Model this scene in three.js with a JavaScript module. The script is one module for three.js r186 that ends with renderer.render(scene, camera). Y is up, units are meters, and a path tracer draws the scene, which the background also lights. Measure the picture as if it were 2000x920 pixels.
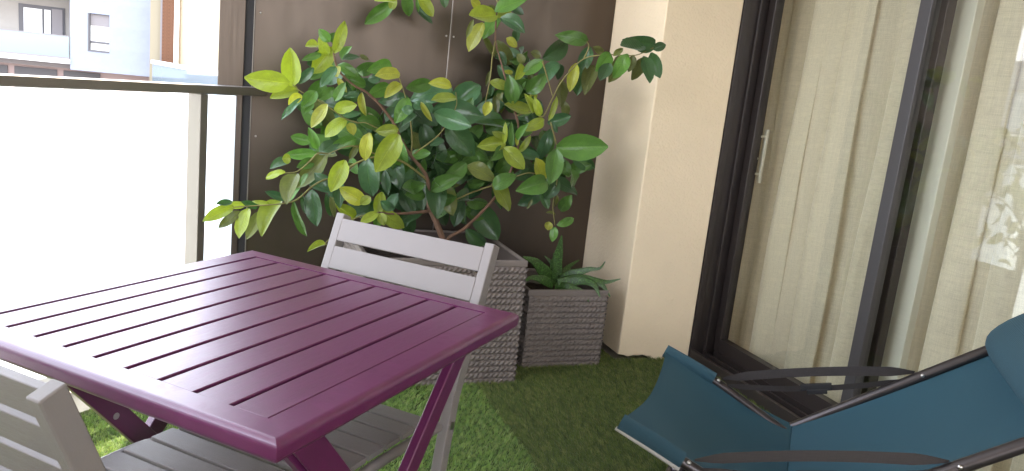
import * as THREE from 'three';
import { RoundedBoxGeometry } from 'three/addons/geometries/RoundedBoxGeometry.js';
import { mergeGeometries } from 'three/addons/utils/BufferGeometryUtils.js';

// ---------- camera, sky, sun, exposure ----------
const scene = new THREE.Scene();
const R = THREE.MathUtils.degToRad;
const camera = new THREE.PerspectiveCamera(33.756, 1024 / 471, 0.05, 400);
camera.position.set(0, 1.2, 0);
camera.rotation.order = 'YXZ';
camera.rotation.set(R(-11.25), R(-21), R(6.134));
const renderer = new THREE.WebGLRenderer({ antialias: true });
renderer.setSize(1024, 471);
renderer.toneMapping = THREE.LinearToneMapping;
renderer.toneMappingExposure = 8.2;
renderer.shadowMap.enabled = true;
{
  const W = 256, H = 128, d = new Float32Array(W * H * 4);
  for (let j = 0; j < H; j++) for (let i = 0; i < W; i++) {
    const el = ((j + 0.5) / H - 0.5) * Math.PI, t = Math.pow(Math.max(0, Math.sin(el)), 0.55), o = (j * W + i) * 4;
    const c = el >= 0 ? [1.06 - 0.46 * t, 1.05 - 0.34 * t, 1.06 - 0.13 * t] : [0.3, 0.3, 0.29];
    d[o] = c[0]; d[o + 1] = c[1]; d[o + 2] = c[2]; d[o + 3] = 1;
  }
  const sky = new THREE.DataTexture(d, W, H, THREE.RGBAFormat, THREE.FloatType);
  sky.mapping = THREE.EquirectangularReflectionMapping; sky.magFilter = THREE.LinearFilter; sky.needsUpdate = true;
  scene.background = sky; scene.environment = sky;
}
const sun = new THREE.DirectionalLight(0xfff1dc, 4);
{
  const az = R(12), el = R(60);
  sun.position.set(40 * Math.sin(az) * Math.cos(el), 40 * Math.sin(el), -40 * Math.cos(az) * Math.cos(el));
  sun.castShadow = true; sun.shadow.mapSize.set(2048, 2048);
  Object.assign(sun.shadow.camera, { left: -30, right: 30, top: 30, bottom: -30, near: 0.5, far: 120 });
  scene.add(sun, sun.target);
}

// ---------- helpers ----------
let seed = 7;
const rnd = () => { seed = (seed * 1664525 + 1013904223) >>> 0; return seed / 4294967296; };
const rr = (a, b) => a + (b - a) * rnd();
const hash = (x, y) => { let n = (x * 374761393 + y * 668265263) | 0; n = Math.imul(n ^ (n >>> 13), 1274126177); return ((n ^ (n >>> 16)) >>> 0) / 4294967296; };
function vnoise(x, y, p) {            // tileable value noise, period p
  const xi = Math.floor(x), yi = Math.floor(y), fx = x - xi, fy = y - yi, m = (a) => ((a % p) + p) % p;
  const u = fx * fx * (3 - 2 * fx), v = fy * fy * (3 - 2 * fy);
  const a = hash(m(xi), m(yi)), b = hash(m(xi + 1), m(yi)), c = hash(m(xi), m(yi + 1)), e = hash(m(xi + 1), m(yi + 1));
  return a + (b - a) * u + (c - a) * v + (a - b - c + e) * u * v;
}
const fbm = (u, v, p, o = 4) => { let s = 0, w = 0.5, t = 0; for (let k = 0; k < o; k++) { s += w * vnoise(u * p, v * p, p); t += w; w *= 0.5; p *= 2; } return s / t; };
function tex(w, h, fn, srgb, rep = [1, 1]) {
  const d = new Uint8Array(w * h * 4);
  for (let j = 0; j < h; j++) for (let i = 0; i < w; i++) {
    let c = fn(i / w, j / h, i, j); if (typeof c === 'number') c = [c, c, c];
    const o = (j * w + i) * 4; for (let k = 0; k < 3; k++) d[o + k] = Math.max(0, Math.min(255, c[k] * 255)); d[o + 3] = 255;
  }
  const t = new THREE.DataTexture(d, w, h); t.wrapS = t.wrapT = THREE.RepeatWrapping; t.magFilter = THREE.LinearFilter; t.minFilter = THREE.LinearMipmapLinearFilter; t.generateMipmaps = true;
  if (srgb) t.colorSpace = THREE.SRGBColorSpace; t.repeat.set(...rep); t.needsUpdate = true; return t;
}
const lin = (r, g, b) => new THREE.Color().setRGB(r, g, b);
const mat = (c, o = {}) => new THREE.MeshPhysicalMaterial({ color: Array.isArray(c) ? lin(...c) : c, roughness: 0.6, ...o });
const used = {};
function numbered(n) { const k = used[n] = (used[n] ?? -1) + 1; return k ? `${n}_${String(k).padStart(3, '0')}` : n; }
function fin(o) { o.traverse((m) => { if (m.isMesh) { m.castShadow = m.receiveShadow = true; } }); return o; }
function thing(name, label, category, pos = [0, 0, 0], turn = 0, group) {
  const o = new THREE.Group(); o.name = numbered(name); o.position.set(...pos); o.rotation.y = turn;
  o.userData = { label, category }; if (group) o.userData.group = group; scene.add(o); return o;
}
function part(parent, name, geo, m, pos, rot) {
  const o = new THREE.Mesh(geo, m); o.name = name; if (pos) o.position.set(...pos); if (rot) o.rotation.set(...rot);
  o.castShadow = o.receiveShadow = true; parent.add(o); return o;
}
function struct(name, geo, m, pos) { const o = part(scene, numbered(name), geo, m, pos); o.userData.kind = 'structure'; return o; }
function bx(w, h, d, r = 0) {           // box with uv in metres
  if (r) { return new RoundedBoxGeometry(w, h, d, 2, r); }
  const g = new THREE.BoxGeometry(w, h, d), u = g.attributes.uv, s = [[d, h], [d, h], [w, d], [w, d], [w, h], [w, h]];
  for (let i = 0; i < u.count; i++) { const q = s[Math.floor(i / 4)]; u.setXY(i, u.getX(i) * q[0], u.getY(i) * q[1]); }
  return g;
}
const at = (g, x, y, z, rx = 0, ry = 0, rz = 0) => { g.applyMatrix4(new THREE.Matrix4().compose(new THREE.Vector3(x, y, z), new THREE.Quaternion().setFromEuler(new THREE.Euler(rx, ry, rz)), new THREE.Vector3(1, 1, 1))); return g; };
// box given by its bounds; f is the distance ahead (world -z)
const bnd = (x0, x1, y0, y1, f0, f1, r) => at(bx(x1 - x0, y1 - y0, f1 - f0, r), (x0 + x1) / 2, (y0 + y1) / 2, -(f0 + f1) / 2);
const V = (p) => new THREE.Vector3(...p);
function bar(a, b, w, t, side, r = 0.003) { // flat bar from a to b; w along 'side', t across
  a = V(a); b = V(b); const y = b.clone().sub(a), L = y.length(); y.normalize();
  const x = V(side).addScaledVector(y, -V(side).dot(y)).normalize(), z = x.clone().cross(y);
  const g = bx(w, L, t, r); g.applyMatrix4(new THREE.Matrix4().makeBasis(x, y, z).setPosition(a.clone().add(b).multiplyScalar(0.5))); return g;
}
function tube(pts, r0, r1 = r0, seg = 0, rad = 8, tension = 0.5) {
  const c = new THREE.CatmullRomCurve3(pts.map(V), false, 'catmullrom', tension); seg = seg || pts.length * 4;
  const g = new THREE.TubeGeometry(c, seg, 1, rad, false), p = g.attributes.position, q = new THREE.Vector3();
  for (let i = 0; i <= seg; i++) { c.getPointAt(i / seg, q); const r = r0 + (r1 - r0) * i / seg;
    for (let j = 0; j <= rad; j++) { const k = i * (rad + 1) + j; p.setXYZ(k, q.x + (p.getX(k) - q.x) * r, q.y + (p.getY(k) - q.y) * r, q.z + (p.getZ(k) - q.z) * r); } }
  return g;
}
function grid(nu, nv, fn) {            // surface fn(u,v)->[x,y,z]
  const P = [], U = [], I = [];
  for (let j = 0; j <= nv; j++) for (let i = 0; i <= nu; i++) { const p = fn(i / nu, j / nv); P.push(p[0], p[1], p[2]); U.push(p[3] ?? i / nu, p[4] ?? j / nv); }
  for (let j = 0; j < nv; j++) for (let i = 0; i < nu; i++) { const a = j * (nu + 1) + i, b = a + nu + 1; I.push(a, a + 1, b, b, a + 1, b + 1); }
  const g = new THREE.BufferGeometry(); g.setAttribute('position', new THREE.Float32BufferAttribute(P, 3)); g.setAttribute('uv', new THREE.Float32BufferAttribute(U, 2)); g.setIndex(I); g.computeVertexNormals(); return g;
}
const merge = (a) => mergeGeometries(a.map((g) => (g.index ? g.toNonIndexed() : g)));
const LEAVES = [
[0.035,0.666,-2.823,-0.046,0.63,-2.779,0.39,0],[0.032,0.687,-2.812,-0.012,0.682,-2.789,0.43,3],[0.081,0.662,-2.919,0.023,0.66,-2.921,0.42,0],[0.06,0.65,-2.821,-0,0.602,-2.81,0.38,4],[0.089,0.661,-2.814,0.062,0.582,-2.771,0.51,0],
[0.135,0.633,-2.92,0.099,0.543,-2.927,0.42,4],[0.203,0.678,-2.902,0.141,0.581,-2.852,0.52,0],[0.159,0.677,-2.878,0.109,0.679,-2.885,0.30,0],[0.121,0.653,-2.913,0.073,0.674,-2.889,0.41,3],[0.218,0.693,-2.884,0.152,0.716,-2.872,0.37,5],
[0.25,0.787,-2.856,0.216,0.705,-2.81,0.59,4],[0.22,0.677,-2.911,0.257,0.728,-2.903,0.52,2],[0.252,0.672,-2.917,0.295,0.56,-2.922,0.28,2],[0.276,0.713,-2.909,0.291,0.648,-2.909,0.26,3],[0.191,0.789,-2.874,0.151,0.769,-2.864,0.45,0],
[0.291,0.788,-2.893,0.268,0.749,-2.895,0.44,2],[0.202,1.109,-2.856,0.078,1.112,-2.847,0.52,0],[0.224,1.103,-2.925,0.212,1.216,-2.902,0.52,0],[0.245,1.084,-2.99,0.165,1.054,-2.956,0.53,0],[0.359,1.233,-2.878,0.386,1.329,-2.871,0.38,0],
[0.343,1.268,-2.9,0.308,1.3,-2.9,0.61,2],[0.356,1.265,-2.928,0.36,1.296,-2.932,0.86,2],[0.299,1.247,-2.859,0.261,1.243,-2.845,0.57,0],[0.343,1.222,-2.936,0.312,1.274,-2.914,0.52,0],[0.311,1.217,-2.875,0.255,1.195,-2.863,0.36,2],
[0.356,1.243,-2.948,0.303,1.161,-2.96,0.59,0],[0.399,1.209,-2.953,0.425,1.256,-2.962,0.49,2],[0.392,1.209,-2.89,0.446,1.226,-2.9,0.42,3],[0.291,1.166,-2.907,0.248,1.114,-2.918,0.41,5],[0.371,1.18,-2.965,0.345,1.159,-2.954,0.80,0],
[0.379,1.182,-2.912,0.375,1.15,-2.897,0.60,1],[0.393,1.188,-2.985,0.454,1.159,-2.963,0.49,2],[0.363,1.176,-2.856,0.317,1.116,-2.825,0.42,5],[0.38,1.139,-2.901,0.409,1.099,-2.884,0.38,1],[0.491,1.121,-2.987,0.43,1.14,-2.973,0.51,2],
[0.255,1.055,-2.858,0.192,0.994,-2.835,0.24,5],[0.303,1.038,-2.945,0.272,1.009,-2.926,0.43,2],[0.305,1.084,-2.919,0.263,1.032,-2.894,0.59,2],[0.251,1.069,-2.867,0.214,1.039,-2.86,0.65,1],[0.366,1.105,-2.907,0.325,1.062,-2.919,0.54,2],
[0.373,1.064,-2.884,0.398,1.122,-2.868,0.49,2],[0.378,1.03,-2.909,0.443,1.049,-2.883,0.58,0],[0.48,1.092,-2.966,0.494,1.022,-2.954,0.36,1],[0.454,1.092,-2.886,0.4,1.082,-2.866,0.38,5],[0.407,1.009,-2.882,0.461,1.024,-2.888,0.37,5],
[0.342,1.043,-2.857,0.303,0.968,-2.87,0.55,1],[0.364,1.025,-2.989,0.321,0.957,-2.984,0.28,2],[0.422,0.988,-2.942,0.357,0.933,-2.945,0.57,0],[0.434,0.982,-2.919,0.447,0.947,-2.9,0.67,1],[0.3,0.898,-2.972,0.24,0.91,-2.98,0.59,2],
[0.319,0.885,-2.897,0.29,0.948,-2.893,0.42,2],[0.338,0.86,-2.94,0.399,0.912,-2.945,0.54,3],[0.464,0.923,-2.942,0.388,0.896,-2.939,0.51,2],[0.326,0.853,-2.979,0.228,0.84,-2.996,0.37,2],[0.476,0.993,-2.986,0.556,0.977,-2.999,0.56,2],
[0.489,0.958,-2.796,0.478,0.871,-2.807,0.50,1],[0.482,0.898,-2.986,0.454,0.845,-2.983,0.36,4],[0.226,0.843,-2.873,0.201,0.841,-2.872,1.21,0],[0.231,0.821,-2.955,0.169,0.797,-2.964,0.51,3],[0.201,0.805,-2.79,0.146,0.785,-2.799,0.36,0],
[0.317,0.828,-2.973,0.264,0.807,-2.947,0.57,2],[0.359,0.854,-2.96,0.277,0.738,-2.975,0.40,4],[0.313,0.735,-2.973,0.394,0.723,-2.938,0.56,5],[0.384,0.739,-2.896,0.324,0.784,-2.905,0.57,5],[0.313,0.721,-2.916,0.331,0.609,-2.898,0.49,5],
[0.415,0.846,-2.855,0.376,0.749,-2.844,0.54,0],[0.471,0.822,-2.971,0.416,0.775,-2.964,0.37,4],[0.508,0.852,-2.901,0.527,0.728,-2.904,0.54,5],[0.495,0.703,-2.851,0.415,0.743,-2.859,0.58,1],[0.506,0.729,-2.802,0.477,0.704,-2.796,0.75,0],
[0.477,0.616,-2.96,0.413,0.668,-2.936,0.51,0],[0.364,0.711,-2.918,0.387,0.63,-2.94,0.24,3],[0.373,0.711,-2.866,0.391,0.644,-2.871,0.28,4],[0.41,0.771,-2.922,0.417,0.678,-2.9,0.43,3],[0.585,1.199,-2.989,0.504,1.182,-2.95,0.58,2],
[0.582,1.177,-2.817,0.507,1.171,-2.794,0.58,1],[0.538,1.155,-2.939,0.499,1.146,-2.941,0.51,5],[0.585,1.129,-3.002,0.509,1.091,-2.969,0.50,2],[0.6,1.14,-2.859,0.548,1.098,-2.84,0.54,1],[0.658,1.091,-3.007,0.564,1.069,-3.005,0.49,5],
[0.646,1.089,-2.924,0.607,1.008,-2.911,0.54,2],[0.742,1.155,-2.98,0.652,1.131,-2.963,0.49,2],[0.779,1.152,-2.824,0.708,1.159,-2.831,0.52,1],[0.826,1.133,-2.987,0.692,1.094,-3.015,0.55,5],[0.818,1.11,-2.885,0.735,1.099,-2.877,0.52,0],
[0.888,1.14,-3.138,0.949,1.171,-3.136,0.28,4],[0.966,1.159,-3.073,0.865,1.072,-3.086,0.57,5],[0.989,1.134,-3.116,0.9,1.071,-3.093,0.50,5],[0.769,1.053,-2.988,0.929,1.05,-2.939,0.56,5],[0.753,1.046,-2.899,0.861,1.018,-2.835,0.50,5],
[0.694,1.081,-2.903,0.731,1.024,-2.89,0.28,1],[0.718,1.089,-2.932,0.738,1.05,-2.927,0.49,5],[0.683,1.078,-2.967,0.705,1.059,-2.951,0.66,5],[0.699,1.077,-3.141,0.796,0.999,-3.083,0.56,3],[0.681,1.03,-2.926,0.631,0.993,-2.906,0.36,5],
[0.658,1.052,-2.883,0.622,1.051,-2.889,0.65,5],[0.61,0.974,-2.902,0.54,0.963,-2.906,0.59,0],[0.593,0.957,-2.812,0.527,0.84,-2.797,0.54,0],[0.614,0.944,-2.96,0.658,0.837,-2.977,0.57,2],[0.636,0.849,-3.016,0.644,0.755,-2.968,0.56,5],
[0.682,0.822,-3.105,0.738,0.781,-3.114,0.27,4],[0.69,0.867,-2.996,0.755,0.883,-2.973,0.59,2],[0.746,0.986,-3.067,0.769,0.888,-3.057,0.58,3],[0.812,0.94,-2.979,0.764,0.923,-2.963,0.53,5],[0.847,0.995,-3.056,0.951,0.893,-3.044,0.59,3],
[0.918,0.848,-3.006,0.833,0.78,-2.98,0.53,2],[0.941,0.777,-3.124,0.871,0.746,-3.1,0.53,4],[0.565,0.815,-3.012,0.557,0.731,-2.975,0.40,3],[0.59,0.803,-2.977,0.604,0.724,-2.97,0.39,5],[0.573,0.727,-2.923,0.56,0.65,-2.917,0.50,0],
[0.567,0.701,-2.889,0.616,0.673,-2.899,0.59,5],[0.578,0.66,-2.919,0.656,0.601,-2.909,0.52,0],[0.537,0.667,-2.803,0.482,0.641,-2.782,0.51,0],[0.579,0.624,-3.01,0.583,0.579,-3.015,0.70,2],[0.553,0.668,-2.811,0.564,0.633,-2.796,0.72,0],
[0.669,0.649,-3.143,0.743,0.646,-3.107,0.57,3],[0.719,0.76,-3.105,0.75,0.647,-3.088,0.59,3],[0.736,0.781,-3.047,0.762,0.666,-3.028,0.50,3],[0.798,0.773,-3.024,0.804,0.653,-2.952,0.52,3],[0.851,0.748,-3.027,0.87,0.658,-2.973,0.59,4],
[0.94,0.685,-3.05,0.914,0.59,-3.062,0.56,3],[1.013,0.663,-3.112,1.111,0.539,-3.103,0.59,3],[0.993,0.553,-3.133,1.075,0.494,-3.132,0.55,3],[1.035,0.773,-2.977,1.118,0.685,-2.976,0.55,0],[0.945,1.474,-3.1,0.908,1.489,-3.085,0.76,1],
[1.016,1.451,-3.098,0.898,1.428,-3.046,0.50,0],[1.029,1.463,-3.152,1,1.485,-3.14,0.56,4],[1.032,1.448,-3.125,1.09,1.472,-3.131,0.52,0],[1.014,1.465,-3.084,1.114,1.524,-3.055,0.49,2],[1.104,1.495,-3.153,1.14,1.472,-3.126,0.48,3],
[1.028,1.437,-3.051,1.105,1.399,-3.009,0.58,5],[1.046,1.443,-3.145,0.983,1.369,-3.112,0.55,2],[0.966,1.407,-3.097,0.921,1.309,-3.096,0.51,1],[0.99,1.364,-3.146,1.043,1.299,-3.169,0.27,4],[1.141,1.415,-3.159,1.142,1.365,-3.167,0.57,3],
[1.051,1.348,-3.149,1.119,1.27,-3.156,0.55,4],[1.056,1.362,-3.045,1.097,1.337,-3.041,0.66,1],[0.916,1.416,-3.073,0.9,1.354,-3.078,0.28,4],[1.051,1.305,-3.114,1.073,1.26,-3.086,0.55,3],[1.147,1.276,-3.066,1.12,1.304,-3.069,0.79,4],
[1.231,1.289,-3.073,1.165,1.236,-3.084,0.55,2],[1.221,1.309,-3.077,1.182,1.319,-3.081,0.79,4],[1.249,1.306,-3.105,1.344,1.382,-3.118,0.56,3],[1.305,1.285,-3.078,1.227,1.205,-3.067,0.54,5],[1.337,1.285,-3.118,1.323,1.23,-3.103,0.49,3],
[1.206,1.237,-3.13,1.218,1.187,-3.121,0.58,4],[1.152,1.268,-3.114,1.13,1.205,-3.091,0.51,0],[1.078,1.167,-3.04,1.011,1.185,-3.043,0.58,0],[1.125,1.231,-3.128,1.085,1.231,-3.119,0.39,1],[1.139,1.185,-3.146,1.155,1.131,-3.136,0.36,4],
[1.114,1.225,-3.148,1.125,1.175,-3.144,0.59,4],[1.209,1.203,-3.033,1.181,1.146,-3.033,0.36,1],[1.227,1.129,-3.097,1.221,1.17,-3.088,0.33,0],[1.178,1.084,-3.005,1.072,1.096,-3.006,0.43,0],[1.154,1.084,-2.922,1.112,1.144,-2.904,0.41,0],
[1.169,1.076,-2.885,1.139,1.133,-2.87,0.44,0],[1.327,1.219,-3.086,1.348,1.123,-3.095,0.52,4],[1.342,1.29,-2.977,1.333,1.192,-2.981,0.42,1],[1.408,1.245,-3.041,1.38,1.178,-3.012,0.49,3],[1.367,1.131,-3.104,1.384,1.07,-3.113,0.52,4],
[1.253,1.059,-2.986,1.273,1.144,-2.981,0.27,0],[1.302,1.038,-3.098,1.376,1.073,-3.069,0.55,5],[1.286,1.048,-3.016,1.304,1.01,-3.008,0.46,5],[1.201,1.054,-2.917,1.119,1.019,-2.89,0.43,0],[1.234,1.035,-2.999,1.144,1.018,-3.014,0.24,3],
[1.037,1.225,-3.168,1.025,1.169,-3.157,0.24,4],[1.026,1.179,-3.06,1.018,1.131,-3.067,0.46,3],[1.093,1.146,-3.155,1.094,1.07,-3.141,0.50,4],[1.039,1.128,-3.078,1.05,1.065,-3.064,0.44,4],[0.932,1.11,-2.813,0.915,1.064,-2.796,0.61,1],
[0.959,1.017,-3.026,1.084,1.015,-3.047,0.52,3],[1.367,1.387,-2.959,1.249,1.394,-2.953,0.43,2],[1.399,1.364,-2.991,1.374,1.268,-2.999,0.51,5],[1.423,1.267,-3.081,1.387,1.178,-3.032,0.57,3],[1.442,1.29,-3.005,1.394,1.192,-2.965,0.49,4],
[1.48,1.346,-3.025,1.434,1.368,-3.012,0.62,4],[1.378,1.337,-2.755,1.326,1.276,-2.735,0.59,2],[1.361,1.297,-2.714,1.322,1.238,-2.689,0.59,3],[1.441,1.333,-2.803,1.418,1.244,-2.8,0.59,4],[1.412,1.337,-2.678,1.379,1.259,-2.689,0.56,2],
[1.484,1.342,-2.764,1.477,1.287,-2.768,0.50,4],[1.494,1.38,-2.718,1.387,1.362,-2.679,0.54,3],[1.567,1.393,-2.766,1.444,1.396,-2.75,0.39,3],[1.528,1.335,-2.774,1.508,1.26,-2.78,0.57,4],[1.494,1.338,-2.695,1.51,1.258,-2.657,0.51,3],
[1.541,1.357,-2.723,1.581,1.281,-2.713,0.51,3],[1.578,1.378,-2.777,1.615,1.398,-2.763,0.65,3],[1.579,1.386,-2.789,1.529,1.369,-2.798,0.52,3],[1.378,1.331,-2.719,1.413,1.36,-2.727,0.45,4],[1.03,0.983,-2.884,0.975,0.999,-2.863,0.43,0],
[1.069,0.944,-2.982,0.975,0.928,-2.998,0.54,0],[1.034,0.959,-2.886,1.028,1.027,-2.878,0.27,0],[1.085,0.943,-2.935,1.067,1.027,-2.917,0.25,2],[1.111,0.947,-2.945,1.107,0.989,-2.941,0.34,1],[1.095,0.974,-2.899,1.111,1.031,-2.866,0.42,2],
[1.139,0.92,-2.983,1.169,0.978,-2.966,0.37,0],[1.049,0.931,-2.921,1.128,0.866,-2.907,0.58,0],[1.169,0.906,-3.047,1.246,0.892,-3.06,0.54,5],[1.091,0.914,-3.005,1.05,0.897,-3.001,0.49,4],[1.297,1.008,-3.064,1.259,0.883,-3.063,0.36,5],
[1.198,0.895,-2.941,1.241,0.806,-2.946,0.50,1],[1.258,0.938,-2.886,1.23,0.826,-2.837,0.52,2],[1.251,0.801,-2.941,1.132,0.773,-2.906,0.55,2],[0.942,0.837,-3.034,1.039,0.799,-3,0.56,4],[0.929,0.971,-3.086,0.991,0.893,-3.102,0.59,3],
[1.281,0.954,-2.916,1.445,0.975,-2.858,0.54,2],[1.417,0.908,-3.056,1.499,0.87,-3.027,0.58,3],[1.306,0.798,-3.008,1.412,0.765,-2.983,0.50,3],[1.301,0.751,-3.104,1.214,0.685,-3.093,0.59,5],[1.264,0.753,-3,1.295,0.691,-2.999,0.55,3],
[1.328,0.802,-2.987,1.285,0.733,-2.993,0.58,3],[1.308,0.634,-2.891,1.378,0.66,-2.902,0.42,2],[1.329,0.608,-2.965,1.32,0.556,-2.957,0.53,2],[1.264,0.646,-2.888,1.261,0.617,-2.882,1.07,1],[1.3,0.662,-3.009,1.341,0.657,-3.009,0.33,4],
[1.37,0.731,-3.077,1.373,0.681,-3.09,0.30,4],[1.232,0.715,-3.02,1.215,0.679,-3.018,0.32,4],[0.614,1.447,-3.224,0.527,1.369,-3.235,0.43,2],[0.615,1.454,-3.16,0.544,1.45,-3.145,0.49,0],[0.624,1.47,-3.209,0.614,1.429,-3.215,0.67,0],
[0.68,1.495,-3.268,0.7,1.423,-3.281,0.57,2],[0.716,1.488,-3.178,0.77,1.426,-3.19,0.59,0],[0.739,1.447,-3.29,0.787,1.402,-3.251,0.36,3],[0.709,1.478,-3.191,0.719,1.434,-3.191,0.31,2],[0.81,1.506,-3.163,0.819,1.463,-3.16,0.70,3],
[0.459,1.231,-2.938,0.488,1.219,-2.938,0.46,4],[0.377,0.513,-2.947,0.316,0.499,-2.916,0.39,0],[0.631,0.972,-3.114,0.647,0.895,-3.117,0.55,3],[0.712,0.893,-3.277,0.691,0.943,-3.365,0.42,2],[0.768,0.987,-3.12,0.728,0.918,-3.089,0.49,3],
[0.59,0.67,-3.088,0.512,0.602,-3.117,0.45,3],[0.708,1.032,-3.152,0.765,0.954,-3.089,0.43,3],[0.715,0.951,-3.088,0.746,0.869,-3.055,0.49,4],[0.428,0.956,-3.072,0.397,0.862,-3.04,0.50,3],[0.679,1.054,-3.056,0.629,0.955,-3.039,0.53,3],
[0.667,0.762,-3.255,0.622,0.793,-3.147,0.54,2],[0.802,0.74,-3.252,0.834,0.693,-3.321,0.47,3],[0.899,0.711,-3.237,0.967,0.668,-3.269,0.49,3],[0.785,0.861,-3.203,0.782,0.918,-3.281,0.47,4],[1.096,1.094,-3.127,0.997,1.048,-3.177,0.56,3],
[1.111,1.001,-3.167,1.208,0.998,-3.224,0.51,3],[0.984,0.765,-3.253,1.031,0.803,-3.162,0.50,3],[1.159,1.119,-3.238,1.225,1.091,-3.206,0.43,3],[0.424,0.731,-3.106,0.411,0.65,-3.092,0.45,5],[0.51,0.702,-3.101,0.417,0.664,-3.076,0.50,4],
[1.046,0.775,-3.192,0.995,0.674,-3.233,0.43,5],[0.687,1.053,-3.107,0.684,0.972,-3.023,0.51,5],[0.794,0.744,-3.168,0.757,0.725,-3.104,0.51,2],[1.254,0.999,-3.18,1.194,0.976,-3.141,0.48,2],[0.68,0.747,-3.231,0.716,0.671,-3.223,0.55,3],
[0.907,0.797,-3.191,0.83,0.81,-3.184,0.46,3],[0.866,0.779,-3.199,0.778,0.719,-3.163,0.44,3],[0.949,1.028,-3.26,0.875,0.99,-3.259,0.49,4],[0.663,0.762,-3.094,0.764,0.784,-3.048,0.47,3],[0.666,0.801,-3.237,0.695,0.716,-3.264,0.56,4],
[1.111,1.165,-3.156,1.068,1.089,-3.166,0.48,2],[0.874,0.885,-3.272,0.785,0.828,-3.266,0.51,3],[0.74,0.639,-3.205,0.737,0.558,-3.173,0.49,3],[0.804,0.79,-3.119,0.75,0.736,-3.131,0.51,3],[1.189,0.873,-3.222,1.285,0.825,-3.184,0.56,3],
[0.737,0.96,-3.13,0.688,0.908,-3.091,0.49,3],[0.683,0.717,-3.074,0.738,0.633,-3.076,0.53,3],[0.849,0.76,-3.179,0.933,0.749,-3.181,0.53,3],[0.764,0.87,-3.276,0.823,0.803,-3.243,0.53,5],[0.611,0.889,-3.268,0.663,0.805,-3.243,0.55,3],
[0.46,1.136,-3.109,0.438,1.042,-3.11,0.46,3],[0.836,0.83,-3.144,0.921,0.87,-3.114,0.51,2],[1.297,1.125,-3.246,1.3,1.042,-3.214,0.51,3],[1.08,0.837,-3.218,1.086,0.739,-3.269,0.49,5],[0.73,0.854,-3.224,0.685,0.772,-3.227,0.54,3],
[0.432,1.019,-3.067,0.355,1.039,-3.108,0.48,3],[0.96,0.948,-3.248,1.077,0.947,-3.27,0.46,3],[0.491,1.096,-3.086,0.425,1.063,-3.026,0.47,3],[0.39,0.852,-3.158,0.321,0.794,-3.134,0.50,2],[0.833,0.781,-3.093,0.902,0.697,-3.13,0.54,3],
[0.83,0.699,-3.213,0.895,0.62,-3.171,0.55,3],[0.325,1.048,-3.105,0.396,0.951,-3.113,0.52,4],[0.35,0.85,-3.151,0.413,0.838,-3.097,0.43,4],[0.972,0.691,-3.091,0.896,0.708,-3.002,0.46,3],[1.076,0.71,-3.243,1.005,0.68,-3.255,0.50,5],
[0.893,0.733,-3.065,0.844,0.627,-3.053,0.49,2],[0.502,0.804,-3.279,0.527,0.76,-3.214,0.48,2],[0.767,0.953,-3.252,0.825,0.868,-3.207,0.48,3],[1.116,0.792,-3.216,1.188,0.809,-3.186,0.55,2],[1.141,1.117,-3.111,1.206,1.032,-3.073,0.50,5],
[1.3,0.956,-3.277,1.404,0.905,-3.322,0.45,3],[0.802,0.799,-3.231,0.793,0.834,-3.145,0.45,3],[1.198,1.085,-3.177,1.262,1.031,-3.136,0.45,3],[0.549,0.654,-3.055,0.452,0.625,-3.046,0.51,3],[0.822,0.719,-3.17,0.715,0.694,-3.128,0.44,3],
[1.255,1.132,-3.25,1.259,1.039,-3.259,0.55,3],[0.69,0.658,-3.253,0.671,0.58,-3.273,0.44,3],[0.541,1.008,-3.14,0.579,0.944,-3.116,0.46,4],[1.217,0.943,-3.155,1.235,0.907,-3.24,0.56,3],[0.671,0.908,-3.219,0.77,0.876,-3.249,0.53,3],
[0.338,0.848,-3.246,0.373,0.77,-3.195,0.54,5],[0.677,0.691,-3.106,0.622,0.593,-3.107,0.45,5],[0.865,0.659,-3.147,0.898,0.572,-3.174,0.52,3],[0.729,0.612,-3.21,0.759,0.512,-3.201,0.56,3],[0.856,0.668,-3.187,0.759,0.713,-3.154,0.55,3],

];
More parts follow.
